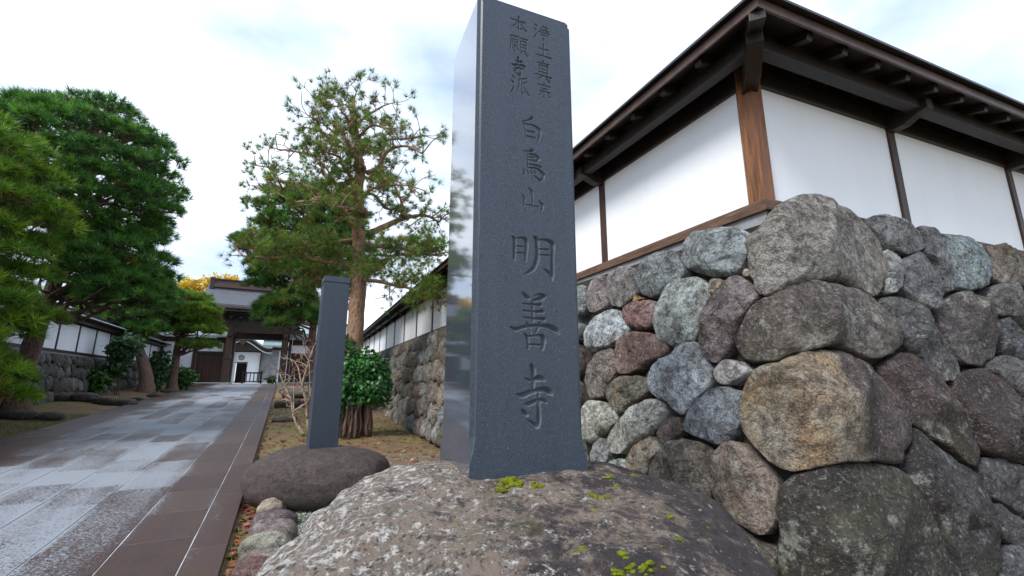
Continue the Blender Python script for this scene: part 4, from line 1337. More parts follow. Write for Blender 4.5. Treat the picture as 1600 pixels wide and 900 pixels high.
n_l = fill_stones(13.5, 34.0, 0.52, lstone, M['stone_far'], True, lt, zl(0) - 0.16, lw_tow, lfoot, np.zeros((0, 2)), sd=2000, keep=lambda c: c[1] > gz(c[0]) - 0.3)
print('left stones', n_l)
mb = MB()
A = [lw_tow(np.array([a]), np.array([z]), np.array([-0.08]))[0] for a, z in ((LQ0, -0.2), (LQ1, -0.2), (LQ1, zl(0) - 0.13), (LQ0, zl(0) - 0.13))]
B = [p - np.append(NP * 0.5, 0) for p in A]
mb.hexa([A[0], A[1], B[1], B[0], A[3], A[2], B[2], B[3]])
mb.build('earth_core', M['dirt_core'], lstone)
lwall = thing('plaster_wall', 'white plaster wall panels with dark posts and black eaves behind the left planting bed', 'wall', lw(LQ0, 0, zl(0)))
def lrun(name, mat, prof, a=LQ0, b=LQ1):
    mb = MB(); mb.prism([lw(a, w, z) for w, z in prof], [lw(b, w, z) for w, z in prof])
    return mb.build(name, mat, lwall)
Z1 = zl(0)
lrun('footing', M['concrete'], rect(-0.1, 0.03, Z1 - 0.16, Z1 - 0.071))
lrun('sill', M['wood_dark'], rect(-0.1, 0.05, Z1 - 0.07, Z1 + 0.03))
lq = LQ0 + 0.0
while lq < LQ1 - 1:
    mb = MB(); pf = rect(-0.09, 0.0, Z1 + 0.031, Z1 + 1.06)
    mb.prism([lw(lq, w, z) for w, z in pf], [lw(lq + 1.8, w, z) for w, z in pf]); mb.build('plaster_panel', M['plaster'], lwall)
    mb = MB(); pf = rect(-0.02, 0.025, Z1 + 0.031, Z1 + 1.06)
    mb.prism([lw(lq - 0.045, w, z) for w, z in pf], [lw(lq + 0.045, w, z) for w, z in pf]); mb.build('post', M['wood_dark'], lwall)
    lq += 1.8
lrun('head_beam', M['wood_dark'], rect(-0.1, 0.04, Z1 + 1.061, Z1 + 1.24))
lrun('purlin', M['wood_dark'], rect(0.2, 0.3, Z1 + 1.10, Z1 + 1.21))
for k in range(60):
    q_ = LQ0 + 0.2 + 0.45 * k
    mb = MB(); pf = [(0.041, Z1 + 1.24), (0.46, Z1 + 1.19), (0.46, Z1 + 1.25), (0.041, Z1 + 1.31)]
    mb.prism([lw(q_ - 0.03, w, z) for w, z in pf], [lw(q_ + 0.03, w, z) for w, z in pf]); mb.build('rafter', M['wood_dark'], lwall)
lrun('roof', M['roof_top'], [(0.55, Z1 + 1.255), (0.55, Z1 + 1.30), (-0.05, Z1 + 1.52), (-0.65, Z1 + 1.30), (-0.65, Z1 + 1.255), (-0.05, Z1 + 1.40)])
lrun('roof_edge', M['white_trim'], rect(0.551, 0.575, Z1 + 1.275, Z1 + 1.31))
lrun('ridge_cap', M['roof_top'], rect(-0.17, 0.07, Z1 + 1.50, Z1 + 1.60))

# ================================================================== GATE
GQ = 35.2
GZ0 = gz(GQ)
gl = px(349, 600, 1); gr_ = px(438, 601, 1)
def n_at(u, q):                                           # across-path coordinate seen at column u at distance q
    r = ray(u, 598)
    Y = q / (r[0] * DP[0] + r[1] * DP[1])
    return float((r[:2] * Y) @ NP)
GA, GB_ = n_at(350, GQ), n_at(439, GQ)                    # front post centres
GC = (GA + GB_) / 2
gate = thing('temple_gate', 'dark timber temple gate with a grey curved gable roof at the end of the path', 'gate', nq(GC, GQ))
def gbox(name, n0, n1, q0, q1, z0, z1, mat, parent=None, bevel=0.0):
    mb = MB(); box_nq(mb, n0, n1, q0, q1, GZ0 + z0, GZ0 + z1)
    return mb.build(name, mat, parent or gate, bevel=bevel)
for n in (GA, GB_):
    for dq, w in ((0.0, 0.17), (1.7, 0.22)):
        gbox('post_base', n - 0.28, n + 0.28, GQ + dq - 0.28, GQ + dq + 0.28, -0.1, 0.16, M['plinth'])
        pst_ = gbox('post', n - w, n + w, GQ + dq - w, GQ + dq + w, 0.161, 4.0, M['wood_gate'], bevel=0.02)
        if dq == 0:
            gbox('iron_band', n - 0.20, n + 0.20, GQ - 0.20, GQ + 0.20, 1.7, 1.95, M['iron'], pst_)
            gbox('iron_shoe', n - 0.20, n + 0.20, GQ - 0.20, GQ + 0.20, 0.165, 0.42, M['iron'], pst_)
gbox('lintel', GA - 1.1, GB_ + 1.1, GQ - 0.15, GQ + 0.15, 3.50, 3.82, M['wood_gate'], bevel=0.02)
gbox('lintel', GA - 0.9, GB_ + 0.9, GQ + 1.5, GQ + 1.9, 3.15, 4.25, M['wood_dark'], bevel=0.02)
gbox('cross_beam', GA - 0.12, GA + 0.12, GQ - 0.5, GQ + 2.4, 3.20, 3.46, M['wood_gate'])
gbox('cross_beam', GB_ - 0.12, GB_ + 0.12, GQ - 0.5, GQ + 2.4, 3.20, 3.46, M['wood_gate'])
gbox('carved_frieze', GA - 0.8, GB_ + 0.8, GQ - 0.08, GQ + 0.1, 3.83, 4.85, M['wood_dark'])
gbox('eave_beam', GA - 1.5, GB_ + 1.5, GQ - 0.6, GQ - 0.35, 4.62, 4.84, M['wood_dark'])
for k in range(9):
    n = GA - 0.6 + (GB_ - GA + 1.2) * k / 8
    mb = MB()
    box_nq(mb, n - 0.10, n + 0.10, GQ - 0.55, GQ - 0.05, GZ0 + 4.34, GZ0 + 4.48)
    box_nq(mb, n - 0.24, n + 0.24, GQ - 0.36, GQ - 0.18, GZ0 + 4.48, GZ0 + 4.60)
    mb.build('bracket_block', M['wood_dark'], gate)
RN0, RN1 = GA - 1.75, GB_ + 1.75
for k in range(34):
    n = RN0 + 0.1 + (RN1 - RN0 - 0.2) * k / 33
    mb = MB()
    a = [(GQ - 1.55, 4.80), (GQ + 0.2, 5.02), (GQ + 0.2, 5.12), (GQ - 1.55, 4.89)]
    mb.prism([np.append(NP * (n - 0.045) + DP * q_, GZ0 + z) for q_, z in a], [np.append(NP * (n + 0.045) + DP * q_, GZ0 + z) for q_, z in a])
    mb.build('rafter', M['wood_dark'], gate)
# curved gable roof: profile in (q, z) with upturned verge ends
prof = [(-1.75, 4.98), (-1.2, 5.10), (-0.6, 5.32), (0.0, 5.68), (0.5, 6.12), (0.9, 6.62)]
prof_full = [(GQ + q_, z) for q_, z in prof] + [(GQ + 1.8 - q_, z) for q_, z in prof[::-1]]
def roof_strip(nm, off0, off1, mat, n0, n1, cells=16):
    vs, fs_ = [], []
    m = len(prof_full)
    for i in range(cells + 1):
        n = n0 + (n1 - n0) * i / cells
        e = abs(2 * i / cells - 1) ** 4 * 0.10
        for o in (off0, off1):
            for q_, z in prof_full:
                vs.append(np.append(NP * n + DP * q_, GZ0 + z + o + e))
    st = 2 * m
    for i in range(cells):
        a, b = i * st, (i + 1) * st
        for j in range(m - 1):
            fs_.append((a + m + j, a + m + j + 1, b + m + j + 1, b + m + j))
            fs_.append((a + j, b + j, b + j + 1, a + j + 1))
        fs_.append((a, a + m, b + m, b)); fs_.append((a + m - 1, b + m - 1, b + 2 * m - 1, a + 2 * m - 1))
    for i in (0, cells):
        a = i * st
        for j in range(m - 1):
            fs_.append((a + j, a + j + 1, a + m + j + 1, a + m + j))
    return mk(nm, vs, fs_, mat, gate)
groof = roof_strip('roof', 0.0, 0.14, M['roof_gate'], RN0, RN1)
roof_strip('roof_underlayer', -0.10, -0.002, M['ridge'], RN0 + 0.08, RN1 - 0.08)
for z0, z1, hw, ex, mt in ((6.60, 6.86, 0.34, 0.0, 'ridge'), (6.861, 7.10, 0.26, 0.05, 'ridge'), (7.101, 7.20, 0.36, 0.16, 'wood_dark')):
    mb = MB(); box_nq(mb, RN0 - ex + 0.25, RN1 + ex - 0.25, GQ + 0.9 - hw, GQ + 0.9 + hw, GZ0 + z0, GZ0 + z1)
    mb.build('ridge', M[mt], groof, bevel=0.02)
for n in (RN0 + 0.12, RN1 - 0.42):
    gbox('ridge_end_ornament', n, n + 0.30, GQ + 0.55, GQ + 1.25, 6.45, 7.28, M['wood_dark'], groof, bevel=0.05)
# gable boards under the verges
for n in (RN0 + 0.10, RN1 - 0.18):
    mb = MB()
    lo = [(GQ + q_, z - 0.36) for q_, z in prof] + [(GQ + 1.8 - q_, z - 0.36) for q_, z in prof[::-1]]
    hi = [(q_, z - 0.104) for q_, z in prof_full]
    ring_ = lo + hi[::-1]
    mb.prism([np.append(NP * n + DP * q_, GZ0 + z) for q_, z in ring_], [np.append(NP * (n + 0.08) + DP * q_, GZ0 + z) for q_, z in ring_])
    mb.build('verge_board', M['wood_gate'], gate)
# wing walls with plank doors on both sides
def wing(sgn, label):
    n0 = GA if sgn < 0 else GB_
    w = thing('gate_wing_wall', label, 'wall', nq(n0 + sgn * 2.0, GQ + 1.6))
    def b(name, a0, a1, q0, q1, z0, z1, mat, bevel=0.0, parent=None):
        return gbox(name, min(n0 + sgn * a0, n0 + sgn * a1), max(n0 + sgn * a0, n0 + sgn * a1), q0, q1, z0, z1, mat, parent or w, bevel)
    Q = GQ + 1.5
    b('plinth', 0.3, 5.6, Q - 0.05, Q + 0.25, -0.1, 0.14, M['plinth'])
    for a in (0.35, 2.05, 3.9, 5.5):
        b('post', a - 0.1, a + 0.1, Q - 0.08, Q + 0.14, 0.141, 3.2, M['wood_gate'])
    d = b('door', 0.46, 1.94, Q + 0.08, Q + 0.10, 0.15, 2.05, M['wood_dark'])
    for k in range(7):
        a = 0.47 + 0.21 * k
        b('door_plank', a, a + 0.20, Q + 0.03, Q + 0.079, 0.16, 2.03, M['wood_thin'] if k % 2 else M['wood_gate'], 0.0, d)
    b('door_head', 0.46, 1.94, Q - 0.03, Q + 0.12, 2.051, 2.25, M['wood_dark'])
    b('plaster_panel', 0.46, 1.94, Q + 0.03, Q + 0.09, 2.251, 2.85, M['plaster'])
    for a0, a1 in ((2.16, 3.79), (4.01, 5.39)):
        b('plaster_panel', a0, a1, Q + 0.03, Q + 0.09, 1.15, 2.85, M['plaster'])
        b('rail', a0, a1, Q - 0.02, Q + 0.12, 1.05, 1.149, M['wood_dark'])
        for k in range(6):
            ww_ = (a1 - a0) / 6
            b('wainscot_plank', a0 + ww_ * k + 0.01, a0 + ww_ * (k + 1) - 0.01, Q + 0.02, Q + 0.08, 0.15, 1.049, M['wood_gate'])
    b('head_beam', 0.30, 5.6, Q - 0.10, Q + 0.16, 2.851, 3.15, M['wood_gate'])
    mb = MB()
    a0, a1 = sorted((n0 + sgn * 0.25, n0 + sgn * 5.9))
    pf = [(Q - 0.75, 3.18), (Q - 0.75, 3.30), (Q + 0.05, 3.75), (Q + 0.85, 3.30), (Q + 0.85, 3.18), (Q + 0.05, 3.5)]
    mb.prism([np.append(NP * a0 + DP * q_, GZ0 + z) for q_, z in pf], [np.append(NP * a1 + DP * q_, GZ0 + z) for q_, z in pf])
    mb.build('roof', M['copper_green'], w)
wing(-1, 'wing wall with plank door and white panel beside the gate on the small pine side')
wing(1, 'wing wall with plank door beside the gate behind the bare budding shrub')
# low railing standing in the opening
rl0, rl1 = n_at(378, GQ + 2.6), n_at(407, GQ + 2.6)
rail = thing('low_railing', 'low brown timber railing standing in the gate opening', 'railing', nq((rl0 + rl1) / 2, GQ + 2.6))
for z0, z1 in ((0.78, 0.88), (0.16, 0.24)):
    gbox('rail', rl0 - 0.1, rl1 + 0.1, GQ + 2.56, GQ + 2.64, z0, z1, M['wood_gate'], rail)
for k in range(6):
    n = rl0 + (rl1 - rl0) * k / 5
    e = 0.055 if k in (0, 5) else 0.03
    gbox('post' if k in (0, 5) else 'baluster', n - e, n + e, GQ + 2.57, GQ + 2.63, 0.0 if k in (0, 5) else 0.241, 0.98 if k in (0, 5) else 0.779, M['wood_gate'], rail)

# ------------------------------------------------------------------ main hall behind the gate
HQ = 46.5
HZ = gz(60)
hall = thing('temple_hall', 'white walled hall with a curved porch gable and green copper roof seen through the gate', 'temple', nq(n_at(395, HQ), HQ))
def hb(name, u0, u1, q0, q1, z0, z1, mat, parent=hall, bevel=0.0):
    a, b = n_at(u0, HQ), n_at(u1, HQ)
    mb = MB(); box_nq(mb, a, b, q0, q1, HZ + z0, HZ + z1)
    return mb.build(name, mat, parent, bevel=bevel)
hb('wall', 240, 364.5, HQ + 0.05, HQ + 0.3, 0, 3.9, M['plaster'])
hb('wall', 383, 403, HQ, HQ + 0.25, 0, 2.7, M['plaster'])
hb('wall', 364, 383, HQ, HQ + 0.25, 1.75, 2.7, M['plaster'])
hb('wall', 404.5, 520, HQ + 0.25, HQ + 0.5, 0, 4.0, M['plaster'])
hb('doorway_dark', 364, 383, HQ + 1.2, HQ + 1.25, 0, 2.4, M['black_void'])  # flat sheet painted with the dark of the room behind the opening
hb('door_frame', 363.2, 364.2, HQ - 0.03, HQ + 0.2, 0, 1.75, M['white_trim'])
hb('door_frame', 382.8, 383.8, HQ - 0.03, HQ + 0.2, 0, 1.75, M['white_trim'])
hb('door_lintel', 363.2, 383.8, HQ - 0.04, HQ + 0.2, 1.751, 1.83, M['wood_dark'])
hb('porch_post', 402.5, 404.5, HQ - 0.2, HQ + 0.2, 0, 3.1, M['wood_gate'])
hb('porch_post', 357, 359, HQ - 0.2, HQ + 0.2, 0, 3.6, M['wood_gate'])
hb('frieze', 359.2, 402.3, HQ - 0.12, HQ + 0.12, 2.701, 3.05, M['wood_dark'])
hb('curtain', 405, 431, HQ - 0.05, HQ + 0.02, 0.35, 2.95, M['grey_panel'])
hb('eave_beam', 404.6, 520, HQ - 0.3, HQ - 0.1, 2.951, 3.15, M['wood_dark'])
# round crest on the white wall
cu, cn = 372.5, None
cn = n_at(cu, HQ)
mb = MB()
for k in range(24):
    a0, a1 = 2 * math.pi * k / 24, 2 * math.pi * (k + 1) / 24
    P4 = [(0.24, a0), (0.24, a1), (0.17, a1), (0.17, a0)]
    fr = [np.append(NP * (cn + r_ * math.cos(a)) + DP * (HQ - 0.02), HZ + 2.22 + r_ * math.sin(a)) for r_, a in P4]
    bk = [p + np.append(DP * 0.018, 0) for p in fr]
    mb.prism(fr, bk)
for k in range(5):
    a = math.pi / 2 + 2 * math.pi * k / 5
    ring_ = [(cn + 0.085 * math.cos(a) + 0.045 * math.cos(t), HZ + 2.22 + 0.085 * math.sin(a) + 0.045 * math.sin(t)) for t in np.linspace(0, 2 * math.pi, 10, endpoint=False)]
    mb.prism([np.append(NP * n + DP * (HQ - 0.02), z) for n, z in ring_], [np.append(NP * n + DP * (HQ - 0.002), z) for n, z in ring_])
mb.build('crest', M['iron'], hall)
# undulating porch gable
na, nc_, nb_ = n_at(330, HQ), n_at(374, HQ), n_at(424, HQ)
xs = np.linspace(-1, 1, 33)
def kara(x): return 2.90 + 1.10 * (0.5 + 0.5 * math.cos(math.pi * abs(x) ** 0.9)) + 0.12 * abs(x) ** 6
hwid = (nb_ - na) / 2
up_ = [(nc_ + x * hwid, kara(x)) for x in xs]
for nm, t0, t1, q0, q1, mt in (('porch_roof', 0.0, 0.16, -1.6, 1.2, 'copper_green'), ('gable_board', -0.34, -0.003, -1.45, -1.30, 'wood_dark'), ('gable_trim', -0.42, -0.345, -1.42, -1.33, 'white_trim')):
    mb = MB()
    for (n0, z0), (n1, z1) in zip(up_[:-1], up_[1:]):
        f = [np.append(NP * n + DP * (HQ + q0), HZ + z) for n, z in ((n0, z0 + t0), (n1, z1 + t0), (n1, z1 + t1), (n0, z0 + t1))]
        g_ = [np.append(p[:2] + DP * (q1 - q0), p[2]) for p in f]
        mb.prism(f, g_)
    mb.build(nm, M[mt], hall)
mb = MB()
ring_ = [(nc_ + x * hwid * 0.55, kara(x * 0.55) - 0.40) for x in xs] + [(nc_ + hwid * 0.55, 2.75), (nc_ - hwid * 0.55, 2.75)]
mb.prism([np.append(NP * n + DP * (HQ - 1.2), HZ + z) for n, z in ring_], [np.append(NP * n + DP * (HQ - 1.1), HZ + z) for n, z in ring_])
mb.build('gable_panel', M['wood_dark'], hall)
mb = MB()
dm = [(nc_ + a, 3.48 + b) for a, b in ((0, 0.32), (0.30, 0.02), (0.12, -0.12), (0, -0.30), (-0.12, -0.12), (-0.30, 0.02))]
mb.prism([np.append(NP * n + DP * (HQ - 1.50), HZ + z) for n, z in dm], [np.append(NP * n + DP * (HQ - 1.452), HZ + z) for n, z in dm])
mb.build('gable_pendant', M['wood_gate'], hall)
# main roof: two tiers of pale green copper
for (q0, z0), (q1, z1), u0, u1 in (((-1.1, 3.2), (0.5, 3.9), 404.6, 540), ((-0.4, 4.1), (5.0, 7.2), 200, 560)):
    mb = MB()
    a, b = n_at(u0, HQ), n_at(u1, HQ)
    pf = [(q0, z0), (q1, z1), (q1, z1 + 0.12), (q0, z0 + 0.14)]
    if q1 > 2: pf = [(q0, 4.05), (2.0, 5.0), (q1, 5.9), (q1, 6.05), (2.0, 5.18), (q0, 4.22)]
    mb.prism([np.append(NP * a + DP * (HQ + q_), HZ + z) for q_, z in pf], [np.append(NP * b + DP * (HQ + q_), HZ + z) for q_, z in pf])
    mb.build('roof', M['copper_green'], hall)
hb('roof_ridge', 200, 560, HQ + 4.8, HQ + 5.3, 5.85, 6.3, M['ridge'])

# ================================================================== TREES
def unit(v): return v / (np.linalg.norm(v, axis=-1, keepdims=True) + 1e-9)
def tufts(P, D, L, Kn, spread, width, cols, g):
    P = np.asarray(P, float); D = unit(np.asarray(D, float)); N = len(P)
    dirs = unit(D[:, None, :] + spread * g.standard_normal((N, Kn, 3)))
    ln = L * g.uniform(0.65, 1.1, (N, Kn, 1)) * g.uniform(0.75, 1.2, (N, 1, 1))
    side = unit(np.cross(dirs, g.standard_normal((N, Kn, 3)))) * width / 2
    b = P[:, None, :] + dirs * ln * 0.04
    v = np.stack([b - side, b + side, b + dirs * ln], 2).reshape(-1, 3)
    f = np.arange(len(v)).reshape(-1, 3)
    c = np.repeat(np.asarray(cols), Kn * 3, 0) * np.repeat(g.uniform(0.75, 1.25, (N * Kn, 1)), 3, 0)
    return v, f, c
GREENS = np.array([(0.032, 0.078, 0.018), (0.045, 0.10, 0.022), (0.065, 0.125, 0.022), (0.028, 0.066, 0.024)])
WARM = np.array([(0.14, 0.14, 0.025), (0.20, 0.11, 0.03)])
def pick(g, n, warm=0.08, greens=GREENS):
    c = greens[g.integers(len(greens), size=n)].copy()
    m = g.random(n) < warm
    c[m] = WARM[g.integers(len(WARM), size=m.sum())]
    return c * g.uniform(0.6, 1.45, (n, 1))
class Wood:
    def __init__(self): self.v = []; self.f = []; self.o = 0
    def tube(self, pts, rad, seg=6, wob=0.0):
        v, f = tube_arr(pts, rad, seg, wob)
        self.v.append(v); self.f += [tuple(i + self.o for i in q) for q in f]; self.o += len(v)
    def build(self, name, mat, parent, smooth=True):
        return mk(name, np.vstack(self.v), self.f, mat, parent, smooth)
def wiggle(a, b, n, amp, g):
    t = np.linspace(0, 1, n)[:, None]
    p = a + (b - a) * t
    p[1:-1] += g.standard_normal((n - 2, 3)) * amp * np.linalg.norm(b - a)
    return p

def dense_pine(label, base, trunk, r0, domes, seed, L=0.2, Kn=18, width=0.012, warm=0.03, greens=GREENS, bark='bark', group=None):
    """trunk: list of points; domes: (centre, radii, pads, pad radius, tufts per pad)"""
    g = np.random.default_rng(seed)
    t = thing('pine_tree', label, 'tree', base, group)
    tp = smooth_path(trunk, 5)
    wd_ = Wood()
    wd_.tube(tp, np.linspace(r0, r0 * 0.35, len(tp)) * (1 + 0.5 * np.exp(-np.linspace(0, 12, len(tp)))), 12, 0.05)
    wd_.build('trunk', M[bark], t)
    br = Wood()
    P, D, C = [], [], []
    for c, rad, npad, pr_, nt_ in domes:
        c = np.array(c, float); rad = np.array(rad, float)
        k = np.arange(npad) + 0.5
        zc = 1 - 1.55 * k / npad                          # from the top down past the equator
        ang = k * 2.39996 + g.uniform(0, 6)
        rr_ = np.sqrt(np.clip(1 - zc * zc, 0, 1))
        dirs = np.stack([rr_ * np.cos(ang), rr_ * np.sin(ang), zc], -1)
        pc = c + dirs * rad * g.uniform(0.80, 1.0, (npad, 1)) + g.standard_normal((npad, 3)) * 0.05 * rad
        for j in range(npad):
            pz = pc[j]
            i0 = int(np.clip(len(tp) * g.uniform(0.45, 0.95), 0, len(tp) - 1))
            i0 = int(np.argmin(np.abs(tp[:, 2] - (pz[2] - 0.35 * np.linalg.norm(pz[:2] - tp[i0, :2]))))) if True else i0
            i0 = max(i0, len(tp) // 3)
            bpth = wiggle(tp[i0], pz, 6, 0.06, g)
            br.tube(smooth_path(bpth, 3), np.linspace(0.055, 0.016, 16) * (r0 / 0.22), 5)
            m = nt_
            th = g.uniform(0, 2 * np.pi, m); rd = np.sqrt(g.random(m))
            x, y = rd * np.cos(th), rd * np.sin(th)
            z = np.sqrt(np.clip(1 - rd * rd, 0, 1)) * 0.42 + g.standard_normal(m) * 0.10 - 0.12
            loc = np.stack([x, y, z], -1) * pr_ * g.uniform(0.8, 1.2)
            P.append(pz + loc)
            dd = np.stack([x * 0.8, y * 0.8, 0.8 + 0 * x], -1) + dirs[j] * 0.35
            D.append(dd)
            C.append(pick(g, m, warm, greens))
            for _ in range(4):
                q = pz + loc[g.integers(m)]
                br.tube(wiggle(pz - np.array([0, 0, 0.08 * pr_]), q, 4, 0.08, g), np.linspace(0.013, 0.006, 4), 4)
    br.build('branches', M[bark], t)
    P = np.vstack(P); D = np.vstack(D); C = np.vstack(C)
    v, f, c = tufts(P, D, L, Kn, 0.66, width, C, g)
    mk('crown', v, f, M['needle'], t, False, c)
    return t

def PXA(Y, pts, dy=None):
    return [px(u, v, Y + (0 if dy is None else dy[i])) for i, (u, v) in enumerate(pts)]
DEEP = np.array([(0.057, 0.153, 0.034), (0.086, 0.215, 0.042), (0.127, 0.267, 0.044), (0.044, 0.120, 0.036)])
# near, cropped pine at the edge of the bed
b1 = gpt(*nq(-6.35, 12.4)[:2])
dense_pine('nearest dense pine with low hanging foliage at the start of the planting bed', b1,
           [b1 + np.array([0, 0, -0.1]), b1 + np.array([0.1, 0.1, 1.5]), b1 + np.array([-0.1, 0.0, 3.2]), b1 + np.array([0.05, 0, 5.0])], 0.20,
           [(b1 + np.array([-0.5, 0.2, 4.5]), (1.75, 1.8, 2.3), 66, 0.50, 60), (b1 + np.array([0.45, 0.3, 2.35]), (1.0, 1.2, 0.9), 24, 0.42, 55), (b1 + np.array([0.75, 0.6, 1.05]), (0.7, 0.8, 0.65), 14, 0.38, 55)],
           3, 0.25, 24, 0.017, 0.05, np.array([(0.102, 0.198, 0.017), (0.144, 0.258, 0.022), (0.198, 0.306, 0.024), (0.070, 0.156, 0.019)]))
b2 = gpt(*nq(-6.3, 17.0)[:2])
dense_pine('largest dense dark green pine with a broad domed crown beside the white wall', b2,
           [b2 + np.array([0, 0, -0.1]), b2 + np.array([-0.05, 0.1, 2.0]), b2 + np.array([0.25, 0.1, 4.2]), b2 + np.array([0.6, 0, 6.5]), b2 + np.array([0.7, 0, 8.0])], 0.24,
           [(b2 + np.array([-0.05, 0.2, 6.7]), (2.5, 2.6, 2.8), 120, 0.50, 55), (b2 + np.array([1.3, 0.3, 4.25]), (1.3, 1.5, 1.2), 30, 0.42, 52), (b2 + np.array([2.15, 0.3, 3.45]), (0.8, 1.0, 0.75), 18, 0.38, 52)],
           5, 0.26, 22, 0.020, 0.01, DEEP)
# leaning pine and small pruned pine farther along the bed
g3 = gray(228, 614)
k3 = g3[1]
dense_pine('leaning pine with a thick curved trunk in front of the far white wall', g3,
           [g3 + np.array([0, 0, -0.1])] + PXA(k3, [(229, 590), (222, 560), (212, 535), (205, 515), (203, 490)]), 0.30,
           [(px(196, 488, k3), (1.6, 1.4, 1.0), 28, 0.55, 55), (px(228, 462, k3 + 0.5), (1.0, 1.2, 1.1), 20, 0.5, 55), (px(185, 524, k3), (1.2, 1.0, 0.4), 12, 0.42, 50), (px(222, 518, k3), (0.9, 0.9, 0.35), 8, 0.4, 50)],
           8, 0.30, 18, 0.028, 0.04, DEEP)
g4 = gray(268, 610)
k4 = g4[1]
dense_pine('small cloud pruned pine with layered light green pads beside the gate', g4,
           [g4 + np.array([0, 0, -0.1])] + PXA(k4, [(270, 590), (275, 560), (279, 535), (290, 510), (285, 480)]), 0.24,
           [(px(296, 502, k4), (1.2, 1.1, 0.4), 14, 0.42, 55), (px(316, 488, k4), (0.6, 0.8, 0.35), 9, 0.36, 55), (px(258, 488, k4), (1.1, 1.1, 0.55), 14, 0.42, 55), (px(283, 468, k4 + 1), (1.2, 1.1, 0.35), 12, 0.42, 55), (px(314, 517, k4), (0.85, 0.8, 0.25), 10, 0.36, 55), (px(262, 516, k4), (0.9, 0.9, 0.3), 9, 0.38, 50), (px(308, 541, k4), (0.8, 0.7, 0.15), 7, 0.32, 50)],
           9, 0.28, 18, 0.028, 0.08, np.array([(0.085, 0.17, 0.018), (0.12, 0.22, 0.022), (0.16, 0.25, 0.024)]))
# dense pine behind the open one
g5 = gpt(px(490, 640, 15.5)[0], 15.5)
dense_pine('bushy green pine with a few orange needles standing behind the open pine', g5,
           [g5 + np.array([0, 0, -0.1])] + PXA(15.5, [(490, 600), (487, 540), (492, 480), (487, 420), (490, 350)]), 0.17,
           [(px(490, 352, 15.5), (1.8, 1.6, 1.3), 48, 0.45, 55), (px(452, 430, 15.2), (1.2, 1.2, 1.0), 34, 0.42, 55), (px(520, 400, 15.6), (1.4, 1.3, 1.1), 34, 0.42, 55), (px(455, 490, 15.2), (0.95, 0.9, 0.8), 24, 0.4, 55), (px(408, 385, 15.0), (0.7, 0.8, 0.35), 8, 0.4, 60)],
           11, 0.24, 22, 0.020, 0.09, np.array([(0.078, 0.192, 0.048), (0.108, 0.240, 0.053), (0.144, 0.264, 0.050), (0.060, 0.156, 0.043)]), 'bark')

